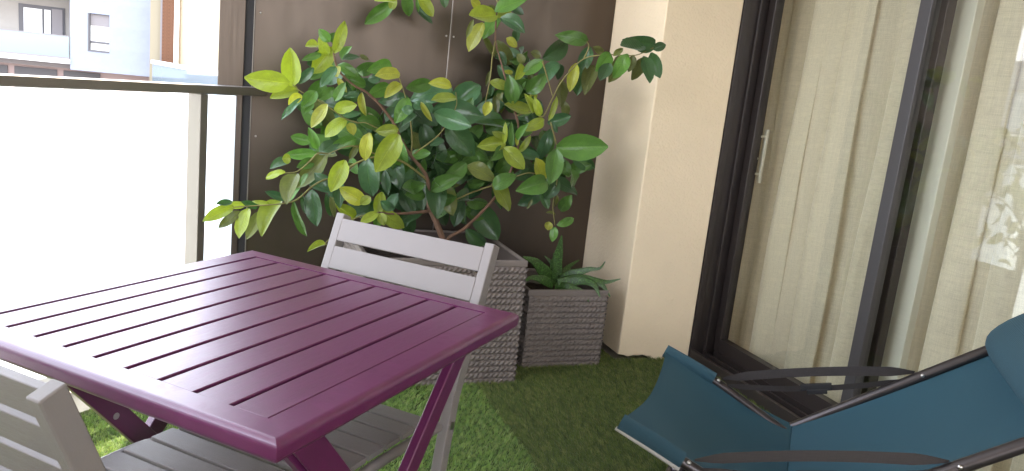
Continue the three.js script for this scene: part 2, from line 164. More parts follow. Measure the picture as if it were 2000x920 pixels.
const STEMS = [
[0.013,0.011,[[0.855,0.518,-2.980],[0.841,0.551,-2.980],[0.802,0.628,-2.980],[0.778,0.669,-2.980]]],
[0.0085,0.003,[[0.778,0.669,-2.980],[0.762,0.778,-2.980],[0.729,0.827,-2.970],[0.686,0.870,-2.970],[0.639,0.929,-2.950],[0.604,0.992,-2.940],[0.543,1.058,-2.930],[0.487,1.101,-2.920],[0.439,1.122,-2.920],[0.380,1.173,-2.920],[0.358,1.243,-2.920]]],
[0.007,0.003,[[0.779,0.655,-2.980],[0.724,0.652,-2.950],[0.622,0.652,-2.900],[0.557,0.661,-2.870]]],
[0.0075,0.003,[[0.865,0.533,-2.990],[0.935,0.580,-3.000],[1.002,0.639,-3.020],[1.062,0.711,-3.020],[1.110,0.796,-3.020],[1.133,0.872,-3.020],[1.144,0.937,-3.020],[1.138,1.007,-3.020],[1.125,1.059,-3.030],[1.083,1.171,-3.050],[1.048,1.280,-3.080],[1.024,1.349,-3.090],[1.020,1.442,-3.100],[1.020,1.500,-3.100]]],
[0.0032,0.0018,[[1.020,1.500,-3.100],[0.990,1.589,-3.150],[0.875,1.635,-3.180],[0.759,1.561,-3.200],[0.660,1.518,-3.210],[0.621,1.460,-3.220]]],
[0.0032,0.0018,[[0.881,0.697,-3.000],[0.964,0.738,-3.000],[1.063,0.782,-2.980],[1.178,0.833,-2.970],[1.249,0.823,-2.960],[1.319,0.809,-2.980]]],
[0.005,0.002,[[0.762,0.778,-2.980],[0.657,0.845,-2.950],[0.561,0.866,-2.920],[0.502,0.854,-2.910],[0.456,0.830,-2.910],[0.401,0.791,-2.900],[0.336,0.763,-2.890],[0.300,0.738,-2.880],[0.256,0.696,-2.870],[0.202,0.680,-2.860],[0.115,0.669,-2.860],[0.038,0.660,-2.860]]],
[0.0032,0.0018,[[0.468,0.985,-2.930],[0.419,0.997,-2.920],[0.371,1.025,-2.920],[0.314,1.057,-2.920],[0.259,1.079,-2.920],[0.226,1.101,-2.920]]],
[0.0032,0.0018,[[0.604,0.992,-2.940],[0.555,0.969,-2.930],[0.495,0.988,-2.920],[0.468,0.985,-2.930]]],
[0.0032,0.0018,[[0.686,0.870,-2.970],[0.684,0.940,-2.970],[0.665,1.028,-2.960],[0.642,1.094,-2.950],[0.616,1.150,-2.940],[0.599,1.183,-2.930]]],
[0.0032,0.0018,[[0.699,0.881,-2.970],[0.792,0.969,-2.960],[0.842,1.073,-2.950],[0.834,1.132,-2.940]]],
[0.0032,0.0018,[[1.125,1.059,-3.030],[1.183,1.085,-3.000],[1.222,1.067,-2.980],[1.245,1.150,-2.950],[1.268,1.225,-2.920],[1.315,1.311,-2.850],[1.393,1.336,-2.790],[1.483,1.344,-2.750],[1.554,1.381,-2.740]]],
[0.0032,0.0018,[[1.024,1.349,-3.090],[1.014,1.287,-3.080],[1.004,1.204,-3.050],[0.992,1.122,-3.040],[0.981,1.055,-3.030]]],
[0.0032,0.0018,[[1.259,1.049,-2.980],[1.287,0.974,-2.970],[1.301,0.923,-2.960],[1.319,0.809,-2.980],[1.314,0.704,-2.980],[1.334,0.616,-2.980]]],
[0.0032,0.0018,[[0.361,0.864,-2.920],[0.322,0.864,-2.900],[0.297,0.834,-2.900],[0.252,0.797,-2.880],[0.207,0.790,-2.870]]],
[0.0032,0.0018,[[0.561,0.866,-2.920],[0.453,0.899,-2.920],[0.361,0.864,-2.920]]],
[0.0032,0.0018,[[1.315,1.311,-2.850],[1.326,1.358,-2.840],[1.314,1.380,-2.840]]],
[0.0032,0.0018,[[1.183,1.286,-2.950],[1.245,1.150,-2.950]]],
[0.0032,0.0018,[[0.557,0.661,-2.870],[0.461,0.633,-2.860],[0.370,0.553,-2.840],[0.360,0.534,-2.840]]],
[0.0032,0.0018,[[1.301,0.923,-2.960],[1.368,0.916,-2.950]]],
];
const INNER = [[0.515,0.903,-3.200,0.12,0.10],[0.689,0.852,-3.200,0.13,0.13],[0.864,0.864,-3.200,0.13,0.13],[1.025,0.853,-3.200,0.10,0.12],[0.403,1.059,-3.200,0.09,0.13],[0.833,0.708,-3.200,0.15,0.06],[1.158,1.150,-3.200,0.07,0.15],[1.341,0.827,-3.200,0.08,0.08],];
const ALOE = [
[[1.416,0.324,-3.080,0.0300],[1.408,0.410,-3.080,0.0280],[1.409,0.483,-3.070,0.0180],[1.408,0.555,-3.060,0.0030]],
[[1.402,0.334,-3.080,0.0280],[1.342,0.391,-3.060,0.0300],[1.287,0.437,-3.040,0.0200],[1.221,0.464,-3.020,0.0040]],
[[1.422,0.349,-3.060,0.0200],[1.469,0.389,-3.020,0.0280],[1.521,0.424,-2.980,0.0150],[1.559,0.438,-2.950,0.0070],[1.575,0.471,-2.940,0.0020]],
[[1.409,0.345,-3.040,0.0200],[1.470,0.377,-2.990,0.0220],[1.537,0.382,-2.950,0.0180],[1.590,0.381,-2.930,0.0100],[1.639,0.404,-2.900,0.0020]],
[[1.405,0.344,-3.020,0.0200],[1.480,0.378,-2.960,0.0200],[1.514,0.377,-2.900,0.0160],[1.535,0.331,-2.870,0.0030]],
[[1.399,0.351,-3.020,0.0200],[1.496,0.385,-2.970,0.0200],[1.561,0.372,-2.920,0.0140],[1.601,0.322,-2.900,0.0030]],
[[1.385,0.336,-3.040,0.0200],[1.311,0.370,-3.000,0.0220],[1.242,0.384,-2.970,0.0120],[1.211,0.369,-2.950,0.0030]],
[[1.424,0.345,-3.100,0.0160],[1.413,0.406,-3.140,0.0120],[1.382,0.437,-3.160,0.0020]],
[[1.438,0.357,-3.100,0.0160],[1.502,0.396,-3.140,0.0110],[1.557,0.421,-3.160,0.0020]],
[[1.393,0.334,-3.030,0.0180],[1.427,0.347,-2.970,0.0180],[1.485,0.331,-2.930,0.0110],[1.495,0.302,-2.890,0.0020]],
[[1.398,0.356,-3.060,0.0140],[1.389,0.418,-3.050,0.0080],[1.374,0.478,-3.050,0.0015]],
];
// ---------- materials ----------
const T = {};
T.stucco = tex(512, 512, (u, v) => 0.5 * fbm(u, v, 40, 3) + 0.5 * fbm(u + 0.3, v, 90, 2), false, [1.6, 1.6]);
T.wallTone = tex(256, 256, (u, v) => { const n = 0.95 + 0.05 * fbm(u, v, 5, 5); return [n, n * 0.995, n * 0.985]; }, true, [0.9, 0.9]);
T.brush = tex(256, 256, (u, v) => { const n = 0.9 + 0.1 * fbm(u, v, 7, 5); return [n, n, n]; }, true, [1.3, 1.3]);
T.brushR = tex(256, 256, (u, v) => 0.72 + 0.28 * fbm(u, v, 9, 5), false, [1.1, 1.1]);
T.paint = tex(512, 512, (u, v) => { const s = fbm(u, v, 6, 5), k = fbm(u + 0.5, v * 0.7, 20, 3); const n = 0.9 + 0.1 * s + (k > 0.66 ? (k - 0.66) * 0.6 : 0); return [n, n, n]; }, true, [2.2, 2.2]);
T.paintR = tex(512, 512, (u, v) => { const s = fbm(u + 0.2, v, 5, 5), k = fbm(u, v, 24, 3); return 0.7 + 0.3 * s + (k > 0.62 ? 0.25 : 0); }, false, [2.2, 2.2]);
T.grainB = tex(256, 256, (u, v) => fbm(u, v, 64, 2), false, [6, 6]);
T.linen = tex(512, 512, (u, v, i, j) => { const a = 0.5 + 0.5 * Math.sin(i * Math.PI / 2.0 + 2.2 * fbm(u, v, 12, 2)), b = 0.5 + 0.5 * Math.sin(j * Math.PI / 2.0 + 2 * fbm(v, u, 12, 2)); const s1 = vnoise(u * 6, v * 128, 128), s2 = vnoise(u * 128, v * 6, 128); const n = 0.78 + 0.06 * a + 0.05 * b + 0.08 * s1 + 0.07 * s2; return [n, n * 0.985, n * 0.94]; }, true, [8, 8]);
T.mesh = tex(128, 128, (u, v, i, j) => { const a = ((i >> 2) + (j >> 2)) & 1, e = (i & 3) === 0 || (j & 3) === 0; const n = (a ? 1 : 0.72) * (e ? 0.7 : 1); return [n, n, n]; }, true, [14, 14]);
T.meshB = tex(128, 128, (u, v, i, j) => { const x = (i & 7) / 8, y = (j & 7) / 8; return 0.5 + 0.5 * Math.sin(2 * Math.PI * x) * Math.sin(2 * Math.PI * y); }, false, [14, 14]);
T.leaf = tex(128, 256, (u, v) => {
  const x = Math.abs(u - 0.5) * 2, mid = Math.max(0, 1 - x / 0.07), ph = (v * 1.0 - x * 0.16) * 11, f = ph - Math.floor(ph), vein = Math.max(0, 1 - Math.abs(f - 0.5) / 0.09) * (1 - x) * 0.7;
  const n = 0.78 + 0.16 * fbm(u, v, 6, 4) - 0.04, l = Math.max(mid * 0.6, vein * 0.35);
  return [n * (1 - l) + l * 1.0, n * (1 - l) + l * 0.98, n * (1 - l) + l * 0.72];
}, true);
T.leafB = tex(128, 256, (u, v) => {
  const x = Math.abs(u - 0.5) * 2, ph = (v - x * 0.16) * 11, f = ph - Math.floor(ph);
  return 0.75 - 0.5 * Math.max(0, 1 - x / 0.1) - 0.3 * Math.max(0, 1 - Math.abs(f - 0.5) / 0.2) * (1 - x * 0.5) + 0.1 * fbm(u, v, 16, 2);
}, false);
T.bark = tex(128, 128, (u, v) => { const n = 0.65 + 0.35 * fbm(u * 2, v * 0.5, 12, 4); return [n, n * 0.95, n * 0.9]; }, true, [2, 6]);
T.soil = tex(256, 256, (u, v) => { const n = 0.4 + 0.6 * fbm(u, v, 30, 3); return [n, n * 0.85, n * 0.7]; }, true);
T.aloe = tex(128, 256, (u, v) => { const s = fbm(u, v, 24, 3), k = s > 0.55 ? 1 : 0.7; return [k * 0.95, k, k * 0.8]; }, true, [1, 2]);
const M = {
  plaster: mat([0.88, 0.73, 0.53], { roughness: 0.92, map: T.wallTone, bumpMap: T.stucco, bumpScale: 0.003 }),
  ceiling: mat([0.78, 0.76, 0.72], { roughness: 0.95 }),
  concrete: mat([0.42, 0.38, 0.33], { roughness: 0.9, map: T.wallTone, bumpMap: T.stucco, bumpScale: 0.002 }),
  panel: mat([0.108, 0.084, 0.066], { roughness: 0.42, metalness: 0.8, map: T.brush, roughnessMap: T.brushR }),
  channel: mat([0.012, 0.011, 0.013], { roughness: 0.6 }),
  railMetal: mat([0.2, 0.175, 0.15], { roughness: 0.45, metalness: 0.3, roughnessMap: T.brushR }),
  frosted: mat([0.93, 0.97, 0.97], { transmission: 0.92, roughness: 0.93, thickness: 0, specularIntensity: 0.4 }),
  purple: mat([0.125, 0.018, 0.078], { roughness: 0.4, clearcoat: 0.62, clearcoatRoughness: 0.3, map: T.paint, roughnessMap: T.paintR, bumpMap: T.grainB, bumpScale: 0.00006 }),
  grey: mat([0.232, 0.205, 0.194], { roughness: 0.5, roughnessMap: T.paintR, bumpMap: T.grainB, bumpScale: 0.0002 }),
  bolt: mat([0.55, 0.52, 0.5], { roughness: 0.3, metalness: 1 }),
  planter: mat([0.21, 0.172, 0.152], { roughness: 0.72, map: T.brush }),
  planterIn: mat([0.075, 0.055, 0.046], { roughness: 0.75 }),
  soil: mat([0.05, 0.035, 0.025], { roughness: 1, map: T.soil, bumpMap: T.soil, bumpScale: 0.01 }),
  bark: mat([0.24, 0.15, 0.105], { roughness: 0.85, map: T.bark }),
  twig: mat([0.3, 0.3, 0.1], { roughness: 0.7, map: T.bark }),
  aloe: mat([0.075, 0.15, 0.045], { roughness: 0.45, map: T.aloe }),
  frame: mat([0.034, 0.026, 0.024], { roughness: 0.42, metalness: 0.2 }),
  frameGrey: mat([0.055, 0.05, 0.052], { roughness: 0.42, metalness: 0.2 }),
  white: mat([0.62, 0.6, 0.5], { roughness: 0.45 }),
  ivory: mat([0.78, 0.74, 0.62], { roughness: 0.35 }),
  glass: mat([0.97, 0.98, 0.97], { transmission: 1, roughness: 0, thickness: 0, ior: 1.52 }),
  curtain: mat([0.92, 0.87, 0.74], { transmission: 0.4, roughness: 0.78, thickness: 0, map: T.linen, side: THREE.DoubleSide }),
  cloth: mat([0.034, 0.125, 0.175], { roughness: 0.75, map: T.mesh, bumpMap: T.meshB, bumpScale: 0.0006, sheen: 0.4, sheenRoughness: 0.5, sheenColor: lin(0.15, 0.3, 0.38), side: THREE.DoubleSide }),
  padding: mat([0.03, 0.1, 0.14], { roughness: 0.85, sheen: 0.4, sheenColor: lin(0.15, 0.28, 0.36), map: T.mesh, bumpMap: T.meshB, bumpScale: 0.0004 }),
  trim: mat([0.35, 0.33, 0.3], { roughness: 0.8 }),
  tubeMetal: mat([0.07, 0.06, 0.06], { roughness: 0.32, metalness: 0.65 }),
  strap: mat([0.075, 0.065, 0.07], { roughness: 0.8, map: T.linen }),
  backing: mat([0.05, 0.075, 0.02], { roughness: 1 }),
  parquet: mat([0.3, 0.2, 0.12], { roughness: 0.5 }),
  room: mat([0.6, 0.56, 0.48], { roughness: 0.9 }),
};
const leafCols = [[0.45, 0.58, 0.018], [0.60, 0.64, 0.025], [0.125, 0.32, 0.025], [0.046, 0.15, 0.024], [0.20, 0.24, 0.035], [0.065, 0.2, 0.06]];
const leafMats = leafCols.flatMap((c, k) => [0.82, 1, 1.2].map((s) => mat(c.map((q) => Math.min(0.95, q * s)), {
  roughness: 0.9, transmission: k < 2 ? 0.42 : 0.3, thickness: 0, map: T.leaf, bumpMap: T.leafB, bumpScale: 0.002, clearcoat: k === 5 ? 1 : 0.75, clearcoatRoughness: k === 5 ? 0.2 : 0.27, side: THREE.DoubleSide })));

// ---------- large structure ----------
struct('street_ground', bnd(-160, 120, -9.4, -9, -120, 160), mat([0.16, 0.155, 0.15], { roughness: 0.95, map: T.wallTone }));
// slab outline: along the 45-degree railing, the partition, the house wall
const RK = -2.30 * Math.SQRT2;           // railing line: x - f = RK
function slabGeo(pts, y0, y1) { const s = new THREE.Shape(pts.map(([x, f]) => new THREE.Vector2(x, f))); const g = new THREE.ExtrudeGeometry(s, { depth: y1 - y0, bevelEnabled: false }); g.rotateX(-Math.PI / 2); g.translate(0, y0, 0); return g; }
const TURN = 1.7;                        // the railing turns parallel to the house at f = TURN
const xT = TURN + RK;
const floorPts = [[xT - 0.12, -3.2], [5.4, -3.2], [5.4, 4.4], [RK + 4.4 - 0.12, 4.4], [xT - 0.12, TURN]];
struct('balcony_floor', slabGeo(floorPts, -0.25, -0.012), M.concrete);
const O = 0.36;
struct('balcony_ceiling', slabGeo([[xT - O, -3.4], [5.4, -3.4], [5.4, 6.5], [RK + 6.5 - O * 1.414, 6.5], [xT - O, TURN]], 2.7, 3.0), M.ceiling);
// house wall beside and behind the camera, with the door opening
struct('house_wall', bnd(2.1, 2.4, 0, 2.7, -3.1, -0.2), M.plaster);
struct('house_wall', bnd(2.1, 2.4, 2.3, 2.7, -0.2, 2.985), M.plaster);
struct('house_wall', bnd(2.084, 2.31, 0, 2.7, 2.985, 3.8), M.plaster);
struct('end_parapet', bnd(xT, 2.1, 0, 1.05, -3.13, -3.0), M.plaster);
struct('side_wall', bnd(xT - 0.12, xT, 0, 2.7, -2.2, 0.55), M.plaster);
struct('room_wall', bnd(5.2, 5.4, 0, 2.7, -3.1, 4.4), M.room);
struct('room_wall', bnd(2.1, 5.2, 0, 2.7, 3.8, 4.0), M.room);
struct('room_floor', bnd(2.36, 5.2, -0.01, 0.01, -3.1, 3.8), M.parquet);

// plaster pillar at the partition's end, its foot chipped
{
  const t = thing('plaster_pillar', 'cream rough plaster pillar between brown partition and sliding door', 'pillar');
  const foot = [[1.71, 0.035], [1.74, 0.03], [1.76, 0.022], [1.79, 0.028], [1.82, 0.026], [1.835, 0.03], [1.85, 0.024], [1.88, 0.022], [1.885, 0.004], [1.905, 0.002], [1.91, -0.01], [2.083, -0.01], [2.083, 2.7], [1.71, 2.7]];
  const g = new THREE.ExtrudeGeometry(new THREE.Shape(foot.map(([x, y]) => new THREE.Vector2(x, y))), { depth: 0.85, bevelEnabled: true, bevelSize: 0.006, bevelThickness: 0.006, bevelSegments: 2, bevelOffset: -0.006 });
  g.translate(0, 0, -2.955 - 0.85); part(t, 'pillar_body', g, M.plaster);
}
// brown metal partition
{
  const t = thing('partition_screen', 'dark brown metal panel partition behind the lemon tree', 'partition');
  part(t, 'metal_panel', bnd(0.103, 0.9195, 0, 2.7, 3.42, 3.45, 0.003), M.panel);
  part(t, 'metal_panel', bnd(0.9225, 1.709, 0, 2.7, 3.42, 3.45, 0.003), M.panel);
  part(t, 'joint_strip', bnd(0.917, 0.925, 0, 2.7, 3.426, 3.44), M.bolt);
  part(t, 'outer_panel', bnd(-0.03, 0.069, -0.25, 2.7, 3.43, 3.47, 0.003), M.panel);
  part(t, 'dark_channel', bnd(0.069, 0.103, -0.1, 2.7, 3.44, 3.5), M.channel);
  part(t, 'edge_trim', bnd(0.1, 0.1035, 0, 2.7, 3.412, 3.438), M.railMetal);
  part(t, 'backing_board', bnd(0.1, 1.709, 0, 2.7, 3.452, 3.5), M.channel);
  const rg = new THREE.SphereGeometry(0.0045, 8, 6);
  for (const y of [0.86, 1.36, 1.86]) for (const x of [0.125, 0.905, 0.938]) part(t, 'rivet', rg, M.bolt, [x, y, -3.42]);
}

// ---------- railing ----------
function railing(o, len, posts, endLen) {   // local x runs along the rail, local z points inwards
  part(o, 'handrail', bx(len + endLen, 0.032, 0.07, 0.003), M.railMetal, [(len + endLen) / 2, 1.047, 0.0]);
  part(o, 'bottom_rail', bx(len, 0.05, 0.045, 0.003), M.railMetal, [len / 2, 0.045, -0.03]);
  for (const x of posts) part(o, 'post', bx(0.036, 1.05, 0.066, 0.003), M.railMetal, [x, 0.505, 0.0]);
  const cuts = [0, ...posts, len];
  for (let i = 0; i + 1 < cuts.length; i++) { const a = cuts[i] + 0.005, b = cuts[i + 1] - (i + 2 < cuts.length ? 0.005 : 0); if (b - a > 0.1) part(o, 'frosted_pane', bx(b - a, 0.95, 0.008), M.frosted, [(a + b) / 2, 0.548, -0.045]); }
}
{
  const o = thing('railing', 'brown metal balcony railing with frosted white panes behind the table', 'railing', [xT, 0, -TURN], R(45));
  const len = (0.072 - xT) * Math.SQRT2, px = (x) => (x - xT) * Math.SQRT2;
  railing(o, len, [px(-0.98), px(-0.093)], 0.088);
  const o2 = thing('parapet', 'solid brown metal parapet beside the camera, left of the table', 'parapet');
  part(o2, 'parapet_panel', bnd(xT - 0.06, xT, 0, 1.03, 0.55, TURN - 0.03), M.panel);
  part(o2, 'parapet_cap', bnd(xT - 0.08, xT + 0.02, 1.031, 1.063, 0.56, TURN - 0.05, 0.003), M.railMetal);
}
// raised kerb strip between railing and turf
{
  const g = slabGeo([[xT + 0.0, TURN + 0.02], [xT + 0.22, TURN + 0.02], [RK + 3.415 + 0.215, 3.415], [RK + 3.415 + 0.0, 3.415]], -0.012, 0.008);
  struct('kerb', g, M.concrete);
}

// ---------- artificial turf, two rolls meeting in a seam ----------
const SEAM = 0.97;
function turf(label, x0, x1, cols, lean, dens) {
  const o = thing('artificial_turf', label, 'turf'); o.userData.kind = 'stuff';
  const inside = (x, f) => x - f > RK + 0.22 && !(x > 1.70 && f > 2.96) && f < 3.41 && x < 2.08;
  const pts = x0 < 0 ? [[xT + 0.25, -3], [x1, -3], [x1, 3.41], [RK + 3.41 + 0.22, 3.41], [xT + 0.25, TURN]] : [[x0, -3], [2.085, -3], [2.085, 2.95], [1.705, 2.95], [1.705, 3.41], [x0, 3.41]];
  const bk = part(o, 'turf_backing', slabGeo(pts, -0.01, 0.003), M.backing);
  // a clump of bent blades
  const P = [], I = [];
  for (let b = 0; b < 6; b++) {
    const a = rr(0, 6.283), cx = rr(-0.005, 0.005), cz = rr(-0.005, 0.005), h = rr(0.010, 0.018), w = rr(0.0006, 0.001), k = rr(0.002, 0.010), dx = Math.cos(a), dz = Math.sin(a), lx = lean[0] * h, lz = lean[1] * h, n = P.length / 3;
    P.push(cx - dz * w, 0, cz + dx * w, cx + dz * w, 0, cz - dx * w, cx - dz * w + dx * k * 0.35 + lx * 0.4, h * 0.6, cz + dx * w + dz * k * 0.35 + lz * 0.4, cx + dz * w + dx * k * 0.35 + lx * 0.4, h * 0.6, cz - dx * w + dz * k * 0.35 + lz * 0.4, cx + dx * k + lx, h, cz + dz * k + lz);
    I.push(n, n + 1, n + 2, n + 2, n + 1, n + 3, n + 2, n + 3, n + 4);
  }
  const g = new THREE.BufferGeometry(); g.setAttribute('position', new THREE.Float32BufferAttribute(P, 3)); g.setIndex(I); g.computeVertexNormals();
  const list = [];
  for (let x = Math.max(x0, -2.2); x < x1; x += 0.0105) for (let f = 0.2; f < 3.41; f += 0.0105) {
    const jx = x + rr(-0.008, 0.008), jf = f + rr(-0.008, 0.008);
    if (jx < x0 - 0.003 || jx > x1 + 0.003 || !inside(jx, jf)) continue;
    if ((jf < 1.2 || jx < -0.8) && rnd() < 0.6) continue;
    list.push([jx, jf]);
  }
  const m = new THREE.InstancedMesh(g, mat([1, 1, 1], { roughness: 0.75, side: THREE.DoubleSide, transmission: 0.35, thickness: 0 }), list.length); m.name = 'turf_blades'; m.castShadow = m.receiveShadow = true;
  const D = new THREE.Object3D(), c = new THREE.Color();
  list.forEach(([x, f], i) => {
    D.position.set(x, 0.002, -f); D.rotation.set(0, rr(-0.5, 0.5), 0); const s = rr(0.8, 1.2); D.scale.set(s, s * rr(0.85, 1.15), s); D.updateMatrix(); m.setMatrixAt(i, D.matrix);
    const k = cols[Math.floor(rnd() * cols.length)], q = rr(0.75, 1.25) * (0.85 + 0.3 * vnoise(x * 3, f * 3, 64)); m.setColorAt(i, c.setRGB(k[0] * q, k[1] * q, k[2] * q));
  });
  o.add(m);
}
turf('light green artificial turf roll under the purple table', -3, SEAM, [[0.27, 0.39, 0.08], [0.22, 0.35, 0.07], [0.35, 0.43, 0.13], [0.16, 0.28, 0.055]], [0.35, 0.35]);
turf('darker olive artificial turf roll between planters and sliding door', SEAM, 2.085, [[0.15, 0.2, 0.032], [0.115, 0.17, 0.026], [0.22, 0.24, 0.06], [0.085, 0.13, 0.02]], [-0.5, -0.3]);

// ---------- sliding door ----------
{
  const t = thing('sliding_door', 'dark brown framed sliding glass door with two panels at right', 'door');
  const FE = 2.953;
  const jm = part(t, 'door_jamb', merge([bnd(2.085, 2.115, 0, 2.3, FE - 0.01, FE + 0.02, 0.002), bnd(2.115, 2.123, 0, 2.3, FE - 0.002, FE + 0.02), bnd(2.123, 2.165, 0, 2.3, FE + 0.004, FE + 0.03), bnd(2.165, 2.175, 0, 2.3, FE - 0.012, FE + 0.03, 0.002), bnd(2.175, 2.30, 0, 2.3, FE + 0.006, FE + 0.03)]), M.frame);
  part(t, 'door_sill', merge([bnd(2.085, 2.105, 0, 0.055, -0.2, FE - 0.012, 0.002), bnd(2.105, 2.30, 0, 0.022, -0.2, FE - 0.012), bnd(2.155, 2.163, 0.022, 0.048, -0.2, FE - 0.012), bnd(2.215, 2.223, 0.022, 0.048, -0.2, FE - 0.012), bnd(2.27, 2.3, 0.022, 0.06, -0.2, FE - 0.012, 0.002)]), M.frame);
  part(t, 'door_head', bnd(2.085, 2.30, 2.24, 2.3, -0.2, FE - 0.012, 0.002), M.frame);
  const panel = (x, f0, f1, sA, sB, m2) => {
    const p = part(t, 'sliding_panel', merge([bnd(x - 0.02, x + 0.02, 0.05, 2.24, f1 - sA, f1, 0.003), bnd(x - 0.02, x + 0.02, 0.05, 2.24, f0, f0 + sB, 0.003), bnd(x - 0.02, x + 0.02, 0.05, 0.115, f0 + sB, f1 - sA), bnd(x - 0.02, x + 0.02, 2.17, 2.24, f0 + sB, f1 - sA)]), m2);
    part(p, 'glass_pane', bnd(x - 0.002, x + 0.002, 0.115, 2.17, f0 + sB, f1 - sA), M.glass); return p;
  };
  const p1 = panel(2.235, 2.02, FE - 0.002, 0.045, 0.05, M.frame);
  panel(2.172, 0.9, 2.075, 0.05, 0.05, M.frameGrey);
  panel(2.235, -0.2, 0.93, 0.05, 0.05, M.frame);
  // handle on the room side of the first panel
  part(p1, 'handle_bar', tube([[2.30, 0.86, -2.93], [2.30, 1.103, -2.93]], 0.0105, 0.0105, 2, 12), M.ivory);
  for (const y of [0.90, 1.07]) part(p1, 'handle_stem', tube([[2.25, y, -2.93], [2.30, y, -2.93]], 0.0055, 0.0055, 2, 10), M.ivory);
  part(p1, 'latch_lever', tube([[2.25, 0.985, -2.93], [2.272, 0.968, -2.93]], 0.006, 0.006, 2, 10), M.ivory);
  part(t, 'inner_post', bnd(2.29, 2.325, 0.05, 2.24, 1.975, 2.055, 0.004), M.white);
}
// sheer curtains
function curtain(label, f0, f1, seedK, edge) {
  const o = thing('curtain', label, 'curtain', [0, 0, 0], 0, 'sheer linen curtains behind the door glass');
  const n = 150, pl = [];
  let f = 0; while (f < 1) { pl.push([f, rr(0.03, 0.07) * (rnd() < 0.5 ? 1 : 0.5)]); f += rr(0.06, 0.15) / (f1 - f0); }
  const wob = (u) => { let i = 0; while (i + 1 < pl.length && pl[i + 1][0] < u) i++; const a = pl[i][0], b = pl[i + 1] ? pl[i + 1][0] : 1.02, t = (u - a) / (b - a); return pl[i][1] * Math.sin(Math.PI * t) * (i % 2 ? 1 : -0.7) + 0.01 * Math.sin(t * 6.28) ; };
  const over = (u) => { let s = 0; for (const q of pl) s += 0.052 * Math.exp(-Math.pow((u - q[0]) / 0.026, 2)) * ((u - q[0]) / 0.026); return s; };
  const g = grid(n, 24, (u, v) => {
    const k = 0.7 + 0.5 * (1 - v), y = 0.02 + 2.26 * v;
    return [2.385 + wob(u) * k + 0.006 * Math.sin(v * 9 + u * 20), y, -(f0 + (f1 - f0) * u - over(u) * k + edge * 0.012 * Math.sin(v * 21 + 2) * Math.max(0, 1 - u * 8) + 0.01 * Math.sin(v * 5 + u * 9 + seedK)), (f1 - f0) * u * 1.35, y];
  });
  part(o, 'curtain_cloth', g, M.curtain);
  const hem = grid(60, 2, (u, v) => [2.38 + wob(0.02) * 0.8 + 0.0025, 0.03 + 2.2 * u, -(f0 + 0.004 + 0.012 * v + edge * 0.012 * Math.sin((0.03 + 2.2 * u) / 2.26 * 21 + 2)), v * 0.02, u * 2.2]);
  part(o, 'curtain_hem', hem, M.curtain);
}
curtain('sheer cream linen curtain behind the door panel with ivory handle', 2.25, 3.06, 1, 1);
curtain('sheer linen curtain behind the right door panel, mirroring buildings', 1.0, 2.13, 4, 0.3);

